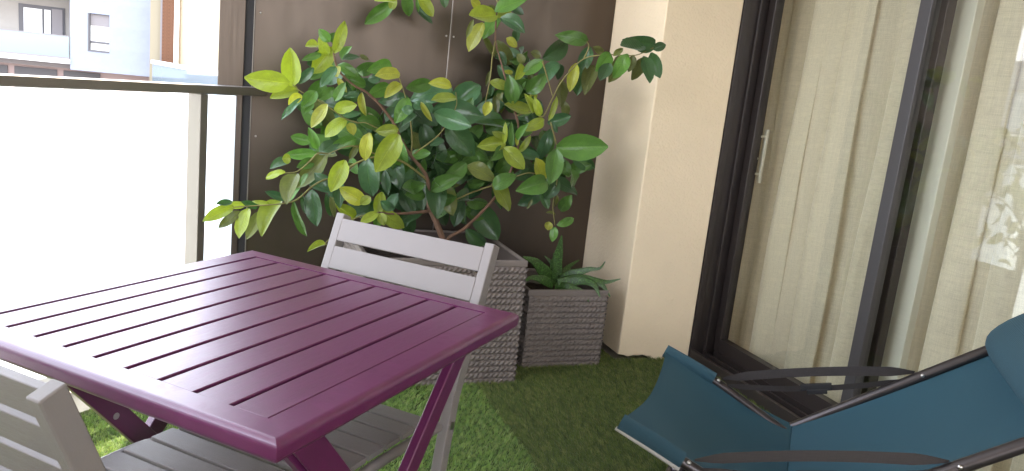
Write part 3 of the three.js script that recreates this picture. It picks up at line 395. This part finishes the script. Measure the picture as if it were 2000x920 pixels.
// ---------- folding table ----------
const TC = [0.075, 0, -1.466], Q = Math.SQRT1_2;
const tb = (a, b) => [TC[0] + Q * (a + b), 0, TC[2] + Q * (-a + b)];
{
  const t = thing('folding_table', 'purple slatted square folding table with crossed legs', 'table', TC, R(45));
  const S = 0.37, top = 0.72, th = 0.034, bv = 0.012;
  const sh = new THREE.Shape(), r = 0.014, s = S - bv;
  sh.moveTo(-s + r, -s); sh.lineTo(s - r, -s); sh.quadraticCurveTo(s, -s, s, -s + r); sh.lineTo(s, s - r); sh.quadraticCurveTo(s, s, s - r, s); sh.lineTo(-s + r, s); sh.quadraticCurveTo(-s, s, -s, s - r); sh.lineTo(-s, -s + r); sh.quadraticCurveTo(-s, -s, -s + r, -s);
  const ha = 0.321, hb = 0.3135, hb2 = hb, h = new THREE.Path(); h.moveTo(-ha - 0.0015, -hb2); h.lineTo(-ha - 0.0015, hb2); h.lineTo(ha + 0.0015, hb2); h.lineTo(ha + 0.0015, -hb2); h.lineTo(-ha - 0.0015, -hb2); 
  const outer = new THREE.ExtrudeGeometry(sh, { depth: th - 2 * bv, bevelEnabled: true, bevelSize: bv, bevelThickness: bv, bevelSegments: 6, curveSegments: 8 });
  // the ring: four rails cut from the rounded slab outline
  const rails = [];
  {
    // profile of a bullnose rail: u from inner edge (0) to outer edge (w), extruded along its length with mitred ends
    const rail = (w, half, inner) => {
      const pr = [[0, 0], [0, th]]; for (let k = 0; k <= 8; k++) { const a = Math.PI / 2 * (1 - k / 8); pr.push([w - bv + bv * Math.cos(a), th - bv + bv * Math.sin(a)]); } for (let k = 1; k <= 8; k++) { const a = -Math.PI / 2 * k / 8; pr.push([w - bv + bv * Math.cos(a), bv + bv * Math.sin(a)]); }
      const n = pr.length, P = [], I = [], U = [];
      for (const e of [-1, 1]) for (const [u, y] of pr) { const x = e * (half - (e ? (w - u) * inner : 0)); P.push(x, y, u); U.push(x, u + y); }
      for (let k = 0; k < n; k++) { const a = k, b = (k + 1) % n; I.push(a, b, a + n, b, b + n, a + n); }
      const g = new THREE.BufferGeometry(); g.setAttribute('position', new THREE.Float32BufferAttribute(P, 3)); g.setAttribute('uv', new THREE.Float32BufferAttribute(U, 2)); g.setIndex(I); const q = g.toNonIndexed(); q.computeVertexNormals(); return q;
    };
    const smooth = (g) => g;
    const wa = S - ha - 0.0015, wb = S - hb;
    const mk = (w, half, slope, rot, off) => { const g = smooth(rail(w, half, slope)); at(g, 0, 0, off); at(g, 0, 0, 0, 0, rot); return at(g, 0, top - th, 0); };
    // side rails run along x (mitre offset so corners meet), end rails along z
    rails.push(mk(wb, S, wa / wb, 0, hb), mk(wb, S, wa / wb, Math.PI, hb), mk(wa, S, wb / wa, Math.PI / 2, ha + 0.0015), mk(wa, S, wb / wa, -Math.PI / 2, ha + 0.0015));
  }
  rails.forEach((g) => part(t, 'frame_rail', g, M.purple));
  const pitch = 2 * hb / 9, sg = at(bx(2 * ha, 0.016, pitch - 0.0075, 0.0022), 0, 0, 0);
  for (let k = 0; k < 9; k++) part(t, 'slat', sg, M.purple, [0, top - 0.0095, -hb + pitch * (k + 0.5)]);
  part(t, 'end_ledge', merge([-1, 1].map((e) => at(bx(0.02, 0.012, 2 * hb), e * (ha - 0.012), top - 0.0245, 0))), M.purple);
  for (const b of [-0.30, 0.30]) {
    const out = b > 0 ? 1 : -1;
    part(t, 'leg', bar([0.275, top - 0.03, b], [-0.30, 0.012, b], 0.042, 0.02, [1, 0, 0]), M.purple);
    part(t, 'leg', bar([-0.275, top - 0.03, b - out * 0.028], [0.30, 0.012, b - out * 0.028], 0.042, 0.02, [1, 0, 0]), M.purple);
    part(t, 'pivot_bolt', at(new THREE.CylinderGeometry(0.008, 0.008, 0.056, 12), -0.005, 0.363, b - out * 0.012, Math.PI / 2), M.bolt);
    part(t, 'bolt', at(new THREE.CylinderGeometry(0.007, 0.007, 0.05, 12), -0.1, 0.475, b - out * 0.014, Math.PI / 2), M.bolt);
    part(t, 'catch_plate', bar([-0.25, top - 0.04, b - out * 0.006], [-0.105, 0.505, b - out * 0.006], 0.055, 0.008, [1, 0, 0]), M.purple);
  }
  part(t, 'cross_bar', bx(0.022, 0.022, 0.56, 0.003), M.purple, [-0.27, 0.05, 0]);
  part(t, 'cross_bar', bx(0.022, 0.022, 0.52, 0.003), M.purple, [0.27, 0.05, 0]);
}

// ---------- folding chairs ----------
function makeChair() {
  const [x, y, z] = tb(0.13, 0.02);
  const t = thing('folding_chair', 'grey slatted metal folding chair tucked under the far table edge', 'chair', [x, 0, z], R(45), 'folding chairs tucked under the table');
  const pp = [[0.368, 0.824], [0.238, 0.50], [0.205, 0.33], [0.14, 0.01]];
  const onPost = (h) => { let i = 0; while (i < 2 && h < pp[i + 1][1]) i++; const a = pp[i], b = pp[i + 1]; return b[0] + (a[0] - b[0]) * (h - b[1]) / (a[1] - b[1]); };
  for (const s of [-1, 1]) {
    part(t, 'back_post', merge([0, 1, 2].map((i) => bar([pp[i][0], pp[i][1], s * 0.211], [pp[i + 1][0], pp[i + 1][1] - 0.004, s * 0.211], 0.034, 0.024, [1, 0.3, 0], 0.003))), M.grey);
    part(t, 'leg', bar([-0.16, 0.425, s * 0.182], [0.30, 0.01, s * 0.182], 0.03, 0.016, [1, 0, 0]), M.grey);
    part(t, 'seat_rail', tube([[-0.168, 0.42, s * 0.2], [-0.1, 0.44, s * 0.2], [0.08, 0.437, s * 0.2], [0.215, 0.427, s * 0.2]], 0.011, 0.011, 20, 8), M.grey);
    part(t, 'pivot_bolt', at(new THREE.CylinderGeometry(0.009, 0.009, 0.026, 12), 0.222, 0.432, s * 0.214, Math.PI / 2), M.bolt);
  }
  for (const hc of [0.79, 0.724, 0.658, 0.592]) {
    const x0 = onPost(hc + 0.026), x1 = onPost(hc - 0.026);
    part(t, 'back_slat', bar([x1 - 0.012, hc - 0.0265, 0], [x0 - 0.012, hc + 0.0265, 0], 0.4, 0.012, [0, 0, 1], 0.002), M.grey);
  }
  for (let k = 0; k < 6; k++) part(t, 'seat_slat', bx(0.052, 0.012, 0.375, 0.002), M.grey, [-0.137 + 0.06 * k, 0.4535 - 0.0006 * k * k * 0.6, 0], [0, 0, -0.012 * (k - 1)]);
  part(t, 'cross_bar', at(new THREE.CylinderGeometry(0.009, 0.009, 0.41, 10), 0.155, 0.09, 0, Math.PI / 2), M.grey);
  part(t, 'cross_bar', at(new THREE.CylinderGeometry(0.009, 0.009, 0.36, 10), 0.22, 0.085, 0, Math.PI / 2), M.grey);
  return t;
}
{
  const c1 = makeChair();
  const c2 = c1.clone(); c2.name = numbered('folding_chair'); const [x, , z] = tb(-0.21, 0.02);
  c2.position.set(x, 0, z); c2.rotation.y = R(225); c2.userData = { ...c1.userData, label: 'grey slatted folding chair at the near table edge, back cut by the frame' }; scene.add(c2);
}

// ---------- planters ----------
function ropeGeo(len, pitch) {
  const run = 0.024, sp = 0.021, nx = Math.round(len / 0.0024);
  return grid(nx, 6, (u, v) => {
    const x = (u - 0.5) * len, e = Math.sqrt(Math.max(0, 1 - Math.pow(2 * v - 1, 2))), q = (x - v * run) / sp, s = 1 - Math.pow(Math.abs(2 * (q - Math.floor(q)) - 1), 2.5);
    return [x, (v - 0.5) * pitch, 0.0115 * Math.pow(e, 0.7) * (0.15 + 0.85 * s), x, v * pitch];
  });
}
function planter(label, x0, x1, f0, f1, h, rows, inMat) {
  const t = thing('planter', label, 'planter', [(x0 + x1) / 2, 0, -(f0 + f1) / 2], 0, 'rope-textured resin planters');
  const W = x1 - x0, D = f1 - f0, w = 0.012, i = 0.004;
  part(t, 'planter_shell', merge([at(bx(W - 2 * i, h, w), 0, h / 2, D / 2 - w / 2 - i), at(bx(W - 2 * i, h, w), 0, h / 2, -D / 2 + w / 2 + i), at(bx(w, h, D - 2 * w - 2 * i), W / 2 - w / 2 - i, h / 2, 0), at(bx(w, h, D - 2 * w - 2 * i), -W / 2 + w / 2 + i, h / 2, 0)]), M.planter);
  const rim = 0.024; 
  part(t, 'rim', merge([at(bx(W + 0.004, rim, 0.014, 0.003), 0, h - rim / 2 + 0.003, D / 2 - 0.006), at(bx(W + 0.004, rim, 0.014, 0.003), 0, h - rim / 2 + 0.003, -D / 2 + 0.006), at(bx(0.014, rim - 0.001, D - 0.026, 0.003), W / 2 - 0.0065, h - rim / 2 + 0.003, 0), at(bx(0.014, rim - 0.001, D - 0.026, 0.003), -W / 2 + 0.0065, h - rim / 2 + 0.003, 0)]), M.planter);
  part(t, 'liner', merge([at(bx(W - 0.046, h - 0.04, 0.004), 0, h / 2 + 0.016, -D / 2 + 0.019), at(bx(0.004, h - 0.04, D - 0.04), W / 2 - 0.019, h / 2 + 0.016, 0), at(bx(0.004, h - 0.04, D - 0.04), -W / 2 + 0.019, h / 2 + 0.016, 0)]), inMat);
  const p = (h - rim) / rows, gf = ropeGeo(W - 0.006, p), gs = ropeGeo(D - 0.006, p);
  for (let k = 0; k < rows; k++) {
    const y = p * (k + 0.5);
    part(t, 'rope_band', gf, M.planter, [0, y, D / 2 - i]);
    part(t, 'rope_band', gs, M.planter, [W / 2 - i, y, 0], [0, Math.PI / 2, 0]);
    part(t, 'rope_band', gs, M.planter, [-W / 2 + i, y, 0], [0, -Math.PI / 2, 0]);
  }
  part(t, 'soil', grid(30, 30, (u, v) => [(u - 0.5) * (W - 0.03), h - 0.07 + 0.02 * fbm(u, v, 8, 3), (0.5 - v) * (D - 0.03), u * 2, v * 2]), M.soil);
  return t;
}
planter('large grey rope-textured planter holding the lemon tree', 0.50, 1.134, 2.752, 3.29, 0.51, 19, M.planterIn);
planter('small grey rope-textured planter holding the aloe beside the pillar', 1.218, 1.592, 2.905, 3.27, 0.347, 13, M.planter);

// ---------- lemon tree ----------
{
  const t = thing('lemon_tree', 'leafy lemon tree with lime and dark green leaves in the large planter', 'tree', [0.83, 0.45, -2.98]);
  const g0 = new THREE.Vector3(0.83, 0.45, -2.98), off = (p) => [p[0] - g0.x, p[1] - g0.y, p[2] - g0.z];
  STEMS.forEach(([r0, r1, pts], k) => {
    const P = pts.map(off); if (k === 0) P.unshift([P[0][0] + 0.005, -0.02, P[0][2]]); if (k === 3) P.unshift([0.02, -0.02, 0]);
    const g = tube(P, r0, r1, P.length * 5, k < 4 ? 10 : 6);
    if (k < 4) { const p = g.attributes.position; for (let i = 0; i < p.count; i++) { const n = (hash(Math.round(p.getX(i) * 300), Math.round(p.getY(i) * 300)) - 0.5) * 0.0016; p.setXYZ(i, p.getX(i) + n, p.getY(i), p.getZ(i) + n); } g.computeVertexNormals(); }
    part(t, k ? 'branch' : 'trunk', g, k < 4 ? M.bark : M.twig);
  });
  // unit leaves: base at the origin, tip at +y, face towards +z
  const variants = [[0.22, 0.2, 0.14], [0.4, -0.3, 0.08], [0.55, 0.34, 0.05], [0.14, 0.5, 0.22]].map(([fold, curl, wave], q) => grid(4, 7, (u, v) => {
    const s = (u - 0.5) * 2, w = 1.26 * Math.pow(v * 0.98 + 0.01, 0.62) * Math.pow(1 - (v * 0.98 + 0.01), 0.76);
    return [s * w, v, fold * Math.abs(s) * w * 2 * 0.5 + curl * (v * (1 - v) * 4 - v) * 0.35 + wave * 0.25 * Math.sin(v * 9 + q * 2 + s) * Math.abs(s), u, v];
  }));
  // deeper leaves of the crown, too much hidden to pick apart
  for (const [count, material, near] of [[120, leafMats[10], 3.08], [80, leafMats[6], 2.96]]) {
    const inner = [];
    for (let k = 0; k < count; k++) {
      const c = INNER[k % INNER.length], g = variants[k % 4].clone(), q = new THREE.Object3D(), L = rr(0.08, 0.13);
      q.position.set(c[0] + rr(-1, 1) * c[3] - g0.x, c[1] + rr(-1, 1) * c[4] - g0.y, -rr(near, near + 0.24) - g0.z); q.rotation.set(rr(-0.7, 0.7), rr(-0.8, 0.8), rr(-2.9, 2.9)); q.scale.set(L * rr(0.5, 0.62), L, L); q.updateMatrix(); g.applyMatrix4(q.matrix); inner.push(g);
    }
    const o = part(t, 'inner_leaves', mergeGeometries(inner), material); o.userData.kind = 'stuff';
  }
  const cam = camera.position, X = new THREE.Vector3(), Y = new THREE.Vector3(), Z = new THREE.Vector3(), mm = new THREE.Matrix4();
  LEAVES.forEach((l, i) => {
    const b = V(l), tip = new THREE.Vector3(l[3], l[4], l[5]); Y.copy(tip).sub(b); const L = Y.length(); Y.normalize();
    // most blades turn their face to the open, bright side of the balcony
    Z.set(-0.3 + rr(-0.6, 0.5), 0.32 + rr(-0.45, 0.5), 1 + rr(-0.2, 0.2)).normalize(); X.copy(Y).cross(Z).normalize(); Z.copy(X).cross(Y);
    mm.makeBasis(X, Y, Z);
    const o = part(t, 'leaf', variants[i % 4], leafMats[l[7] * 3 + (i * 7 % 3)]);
    o.position.copy(b).sub(g0); o.quaternion.setFromRotationMatrix(mm); const k = 1.2, w = Math.max(L * l[6] * 1.2, l[6] > 0.46 ? 0.038 : 0); o.position.addScaledVector(Y, -0.06 * L); o.scale.set(w, L * k, L * 0.9);
  });
}
// ---------- aloe ----------
{
  const t = thing('aloe_plant', 'spiky green aloe with arching toothed leaves in the small planter', 'plant', [1.415, 0.3, -3.06]);
  for (const cv of ALOE) {
    const c = new THREE.CatmullRomCurve3(cv.map((q) => new THREE.Vector3(q[0] - 1.415, q[1] - 0.3, q[2] + 3.06))), n = 18, ws = cv.map((q) => q[3]);
    const wAt = (u) => { const k = u * (ws.length - 1), i = Math.min(ws.length - 2, Math.floor(k)); return ws[i] + (ws[i + 1] - ws[i]) * (k - i); };
    const P = new THREE.Vector3(), Tn = new THREE.Vector3(), S = new THREE.Vector3(), N = new THREE.Vector3(), view = new THREE.Vector3(-0.45, 0.55, 1).normalize();
    const fr = (v) => { c.getPointAt(Math.min(1, v), P); c.getTangentAt(Math.min(1, v), Tn); S.copy(Tn).cross(view).normalize(); N.copy(S).cross(Tn).normalize(); };
    const g = grid(10, n, (u, v) => {
      fr(v); const w = wAt(v), a = u * Math.PI * 2, x = Math.cos(a) * w, y = Math.sin(a) * w * (Math.sin(a) > 0 ? 0.12 : 0.4);
      return [P.x + S.x * x + N.x * y, P.y + S.y * x + N.y * y, P.z + S.z * x + N.z * y];
    });
    const lf = part(t, 'leaf', g, M.aloe), teeth = [];
    for (let k = 1; k < 13; k++) for (const e of [-1, 1]) { fr(k / 13.5); const w = wAt(k / 13.5); const cn = new THREE.ConeGeometry(0.0017, 0.006, 5); const d = S.clone().multiplyScalar(e).addScaledVector(Tn, 0.5).normalize(); cn.applyQuaternion(new THREE.Quaternion().setFromUnitVectors(new THREE.Vector3(0, 1, 0), d)); cn.translate(P.x + S.x * e * w, P.y + S.y * e * w, P.z + S.z * e * w); teeth.push(cn); }
    part(lf, 'teeth', merge(teeth), M.aloe);
  }
}

// ---------- lounge chair ----------
{
  const el = [0.755, -0.656], ew = [0.656, 0.755], Ox = 1.352, Of = 2.002, WD = 0.615;
  const t = thing('lounge_chair', 'low folding lounge chair with teal mesh sling and dark tubes', 'lounge chair', [Ox, 0, -Of]);
  const lp = (l, w, h) => [l * el[0] - w * ew[0], h, -(l * el[1] - w * ew[1])];
  for (const w of [0, WD]) {
    const lb = w ? 'near' : 'far';
    part(t, 'back_tube', tube([lp(1.25, w, 0.925), lp(0.98, w, 0.715), lp(0.7, w, 0.5), lp(0.36, w, 0.238), lp(0.05, w, 0.01)], 0.0155, 0.0155, 30, 14, 0.3), M.tubeMetal);
    const w2 = w ? w - 0.03 : 0.03;
    part(t, 'front_tube', tube([lp(-0.015, w, 0.408), lp(0.154, w * 0.995 + 0.002, 0.345), lp(0.4, w2, 0.238), lp(0.95, w2, 0.01)], 0.014, 0.014, 30, 14, 0.3), M.tubeMetal);
    // strap arm: two layers of webbing with a buckle
    const arm = (sag, hw, dy) => grid(24, 2, (u, v) => { const l = 0.165 + (0.68 - 0.165) * u, q = hw * Math.min(1, 0.35 + 6 * u, 0.35 + 6 * (1 - u)), h = 0.352 + (0.496 - 0.352) * u + sag * 4 * u * (1 - u) + dy; const p = lp(l, w + (v - 0.5) * 0.012, h + (v - 0.5) * q); return [...p, u * 0.55, v * 0.03]; });
    const a1 = part(t, 'strap_arm', arm(0.012, 0.033, 0.011), M.strap);
    part(t, 'lower_strap', arm(-0.02, 0.022, -0.010), M.strap);
    const bl = lp(0.46, w, 0.413);
    part(t, 'buckle', bar(lp(0.39, w, 0.39), lp(0.475, w, 0.414), 0.02, 0.012, [0, 1, 0], 0.002), M.channel);
    part(t, 'buckle', bar(lp(0.41, w, 0.381), lp(0.465, w, 0.397), 0.014, 0.016, [0, 1, 0], 0.002), M.channel);
    for (const [l, h] of [[0.154, 0.352], [0.7, 0.5]]) part(t, 'rivet', new THREE.SphereGeometry(0.006, 10, 8), M.bolt, lp(l, w + (w ? 0.012 : 0.012), h + 0.006));
    part(t, 'sleeve', tube([lp(-0.022, w, 0.412), lp(0.06, w, 0.383), lp(0.138, w, 0.353)], 0.021, 0.0225, 14, 14), M.cloth);
  }
  part(t, 'edge_trim', tube([lp(-0.03, WD + 0.012, 0.398), lp(0.05, WD + 0.016, 0.37), lp(0.135, WD + 0.018, 0.338)], 0.0055, 0.0055, 10, 8), M.trim);
  part(t, 'cross_tube', tube([lp(0.05, 0, 0.02), lp(0.05, WD, 0.02)], 0.0115, 0.0115, 4, 12), M.tubeMetal);
  part(t, 'cross_tube', tube([lp(0.95, 0.03, 0.02), lp(0.95, WD - 0.03, 0.02)], 0.0115, 0.0115, 4, 12), M.tubeMetal);
  part(t, 'cross_tube', tube([lp(1.25, 0, 0.925), lp(1.25, WD, 0.925)], 0.0125, 0.0125, 4, 12), M.tubeMetal);
  const L0 = 0.385, H0 = 0.258;
  const sl = (s) => 1 - s * s;
  // front flap, from the fold up to the concave free edge
  part(t, 'front_sling', grid(26, 26, (u, v) => {
    const s = (u - 0.5) * 2, bow = 0.02 * sl(s), l0 = -0.02 + bow, l = L0 + (l0 - L0) * v, base = H0 + (0.408 - H0) * (L0 - l) / (L0 + 0.02);
    const h = base + 0.012 - sl(s) * (0.05 * (1 - v) + 0.02 * v) - 0.03 * 4 * v * (1 - v) * (0.4 + 0.6 * sl(s)) + 0.003 * Math.sin(s * 5 + v * 4) * sl(s);
    return [...lp(l, WD * u, h), u * 0.6, v * 0.42];
  }), M.cloth);
  part(t, 'back_sling', grid(26, 40, (u, v) => {
    const s = (u - 0.5) * 2, l = L0 + (1.24 - L0) * v, base = H0 + (0.917 - H0) * v;
    const h = base + 0.012 - sl(s) * 0.055 * (1 - 0.7 * v) - 0.05 * 4 * v * (1 - v) * (0.45 + 0.55 * sl(s)) + 0.003 * Math.sin(s * 4 - v * 9) * sl(s);
    return [...lp(l, WD * u, h), u * 0.6, v * 1.05];
  }), M.cloth);
  part(t, 'seam', tube([0, 0.2, 0.4, 0.6, 0.8, 1].map((u) => lp(L0, WD * u, H0 + 0.012 - sl((u - 0.5) * 2) * 0.055)), 0.003, 0.003, 30, 6), M.cloth);
  // padded headrest
  part(t, 'headrest', grid(30, 24, (u, v) => {
    const a = v * Math.PI * 2, s = (u - 0.5) * 2, e = Math.pow(Math.max(0, 1 - Math.pow(Math.abs(s), 6)), 0.35), ca = Math.cos(a), sa = Math.sin(a), k = (q, n) => Math.sign(q) * Math.pow(Math.abs(q), n);
    const along = 0.135 * k(ca, 0.75) * (0.55 + 0.45 * e), out = 0.06 * k(sa, 0.8) * e, cl = 0.93, ch = 0.705;
    return [...lp(cl + along * 0.79 - out * 0.61, WD * 0.5 + s * 0.305, ch + along * 0.61 + out * 0.79), u * 0.6, v * 0.5];
  }), M.padding);
}
// ---------- buildings across the street ----------
const B = {
  blue: mat([0.30, 0.325, 0.41], { roughness: 0.9, map: T.wallTone }), pale: mat([0.36, 0.335, 0.31], { roughness: 0.9, map: T.wallTone }), cream: mat([0.5, 0.42, 0.28], { roughness: 0.9, map: T.wallTone }),
  tan: mat([0.28, 0.24, 0.165], { roughness: 0.9 }), rust: mat([0.2, 0.095, 0.05], { roughness: 0.8, map: T.bark }), dark: mat([0.1, 0.095, 0.1], { roughness: 0.6 }), mid: mat([0.22, 0.2, 0.2], { roughness: 0.8 }), pink: mat([0.45, 0.34, 0.32], { roughness: 0.9 }),
  pane: mat([0.35, 0.4, 0.45], { roughness: 0.08, metalness: 0.0, clearcoat: 1, clearcoatRoughness: 0.05 }), blind: mat([0.8, 0.79, 0.76], { roughness: 0.8 }), rail: mat([0.2, 0.25, 0.28], { roughness: 0.12, clearcoat: 1, clearcoatRoughness: 0.04 }), white: mat([0.8, 0.79, 0.76], { roughness: 0.85 }),
};
{
  const t = thing('apartment_building', 'pale blue apartment block with shuttered window and glass balcony across street', 'building', [-6, -9, -46]);
  const q = (n, x0, x1, y0, y1, f0, f1, m, par = t) => part(par, n, at(bx(x1 - x0, y1 - y0, f1 - f0), (x0 + x1) / 2 + 6, (y0 + y1) / 2 + 9, -(f0 + f1) / 2 + 46), m);
  const wx0 = -6.53, wx1 = -5.56, wy0 = 0.39, wy1 = 2.26;
  q('wall', -7.31, wx0, -0.6, 9, 45, 52, B.blue); q('wall', wx1, -3.62, -0.6, 9, 45, 52, B.blue); q('wall', wx0, wx1, wy1, 9, 45, 52, B.blue); q('wall', wx0, wx1, -0.6, wy0, 45, 52, B.blue);
  const w = q('window', wx0, wx1, wy0, wy1, 45.3, 45.4, B.dark);
  q('shutter', wx0 + 0.1, wx1, 1.68, wy1 - 0.02, 45.14, 45.25, B.mid, w); q('pane', wx0 + 0.1, wx1 - 0.02, 0.92, 1.68, 45.2, 45.25, B.blind, w); q('transom', wx0 + 0.08, wx1, 0.82, 0.92, 45.12, 45.25, B.dark, w); q('pane', wx0 + 0.1, wx1 - 0.02, 0.48, 0.82, 45.2, 45.25, B.blind, w); q('sill', wx0, wx1, wy0, wy0 + 0.09, 44.98, 45.28, B.dark, w); q('reveal', wx0, wx0 + 0.08, wy0 + 0.09, wy1, 45.01, 45.28, B.dark, w);
  q('downpipe', -3.62, -3.56, 0.1, 2.1, 44.97, 45.05, B.dark);
  // recessed balcony bay at the left
  q('wall', -18, -7.31, -0.1, 3.0, 47.2, 52, B.pale);
  const w2 = q('window', -9.95, -7.9, -0.1, 2.4, 47.1, 47.19, B.dark);
  q('pane', -9.72, -8.9, -0.08, 2.22, 47.04, 47.09, B.blind, w2); q('pane', -8.8, -8.52, -0.08, 2.22, 47.04, 47.09, B.blind, w2); q('pane', -8.46, -7.98, -0.08, 2.3, 47.04, 47.09, B.mid, w2);
  const bl = q('balcony', -18, -7.31, -0.33, -0.1, 44.9, 47.2, B.white);
  q('glass_balustrade', -10.4, -7.36, -0.02, 1.0, 44.95, 45.0, B.rail, bl); q('glass_balustrade', -17, -10.45, -0.02, 1.0, 44.95, 45.0, B.white, bl); q('handrail', -17, -7.34, 1.0, 1.04, 44.93, 45.02, B.mid, bl); q('floor_edge', -18, -7.34, -0.1, -0.015, 44.92, 45.0, B.mid, bl);
  q('upper_slab', -18, -7.31, 3.0, 3.3, 44.9, 52, B.white);
  q('wall', -18, -7.31, 3.3, 9, 46.5, 52, B.pale);
  // storeys below
  q('wall', -18, -3.62, -9, -0.6, 46.8, 52, B.pink); q('slab', -18, -7.31, -0.6, -0.33, 46, 52, B.mid);
  for (const [a, b] of [[-12.6, -11.6], [-11.3, -10.4], [-10.1, -8.2], [-7.9, -6.2]]) q('window', a, b, -2.6, -0.75, 46.7, 46.79, B.dark);
}
{
  const t = thing('cream_building', 'cream rendered building with brown post and pale parapet beside the partition', 'building', [-3, -9, -42]);
  const q = (n, x0, x1, y0, y1, f0, f1, m, par = t) => part(par, n, at(bx(x1 - x0, y1 - y0, f1 - f0), (x0 + x1) / 2 + 3, (y0 + y1) / 2 + 9, -(f0 + f1) / 2 + 42), m);
  q('side_wall', -3.5, -2.9, -9, 9, 42.6, 50, B.tan); q('brown_post', -2.93, -2.42, -2, 9, 42.1, 42.6, B.rust); q('post_edge', -3.02, -2.93, -2, 9, 42.2, 42.5, B.mid);
  const W = (n, y0, y1, off, th, m) => { const dx = 3.4, df = -9.6, L = Math.hypot(dx, df), nx = 0.943, nf = 0.334; const g = bx(L, y1 - y0, th); at(g, 0, 0, 0, 0, Math.atan2(df, dx)); return part(t, n, at(g, -3.35 + dx / 2 + nx * off + 3, (y0 + y1) / 2 + 9, -(42.2 + df / 2 + nf * off) + 42), m); };
  W('wall', -9, 9, 1.5, 0.6, B.cream); W('parapet_cap', 0.16, 0.34, 0, 0.12, B.white); W('parapet', -0.8, 0.16, 0.04, 0.06, B.rail); W('balcony_floor', -1.0, -0.8, 0.7, 1.6, B.white);
}
{
  const t = thing('white_building', 'pale block with dark windows, seen mirrored in the door glass', 'building', [-26, -9, -20]);
  const q = (n, x0, x1, y0, y1, z0, z1, m, par = t) => part(par, n, at(bx(x1 - x0, y1 - y0, z1 - z0), (x0 + x1) / 2, (y0 + y1) / 2, (z0 + z1) / 2), m);
  t.rotation.y = R(58);
  q('wall', -13, 9, 0, 13, -8, 0, B.blue);
  for (let i = 0; i < 6; i++) for (let k = 0; k < 4; k++) { const x = -12 + i * 3.4, y = 1.2 + k * 3; const w = q('window', x, x + 1.3, y, y + 1.7, -0.05, 0.04, B.dark); q('pane', x + 0.08, x + 1.22, y + 0.08, y + 1.62, 0.04, 0.06, B.pane, w); q('sill', x - 0.06, x + 1.36, y - 0.08, y, 0, 0.12, B.white, w); }
}
// street tree beyond the railing, seen only as a reflection
{
  const t = thing('street_tree', 'dark leafy street tree beyond the railing, mirrored in the door glass', 'tree', [-9.5, -9, -7.2]);
  part(t, 'trunk', tube([[0, 0, 0], [0.1, 4, 0.1], [0, 7.6, 0], [0.3, 9.6, 0.2]], 0.2, 0.05, 20, 10), M.bark);
  const limbs = [];
  const ends = [];
  for (let k = 0; k < 14; k++) { const a = k * 2.4, h = rr(6.6, 9), l = rr(1.2, 2.4), e = [Math.cos(a) * l, h + rr(0.2, 1.8), Math.sin(a) * l]; ends.push(e); limbs.push(tube([[0, h - 0.8, 0], [e[0] * 0.5, h, e[2] * 0.5], e], 0.06, 0.012, 10, 6)); }
  part(t, 'limbs', merge(limbs), M.bark);
  const P = [], I = [];
  for (const e of ends) for (let k = 0; k < 340; k++) {
    const r = 0.85 * Math.cbrt(rnd()), a = rr(0, 6.283), c = rr(-1, 1), s = Math.sqrt(1 - c * c), p = [e[0] + r * s * Math.cos(a), e[1] + r * c * 0.75, e[2] + r * s * Math.sin(a)];
    const d = new THREE.Vector3(rr(-1, 1), rr(-1, 0.5), rr(-1, 1)).normalize().multiplyScalar(rr(0.08, 0.13)), x = new THREE.Vector3(rr(-1, 1), rr(-1, 1), rr(-1, 1)).cross(d).normalize().multiplyScalar(0.03), n = P.length / 3;
    P.push(p[0], p[1], p[2], p[0] + d.x / 2 + x.x, p[1] + d.y / 2 + x.y, p[2] + d.z / 2 + x.z, p[0] + d.x / 2 - x.x, p[1] + d.y / 2 - x.y, p[2] + d.z / 2 - x.z, p[0] + d.x, p[1] + d.y, p[2] + d.z); I.push(n, n + 1, n + 2, n + 2, n + 1, n + 3);
  }
  const g = new THREE.BufferGeometry(); g.setAttribute('position', new THREE.Float32BufferAttribute(P, 3)); g.setIndex(I); g.computeVertexNormals();
  const cr = part(t, 'crown', g, mat([0.06, 0.11, 0.03], { roughness: 0.8, transmission: 0.25, thickness: 0, side: THREE.DoubleSide })); cr.userData.kind = 'stuff';
}
fin(scene);
renderer.render(scene, camera);
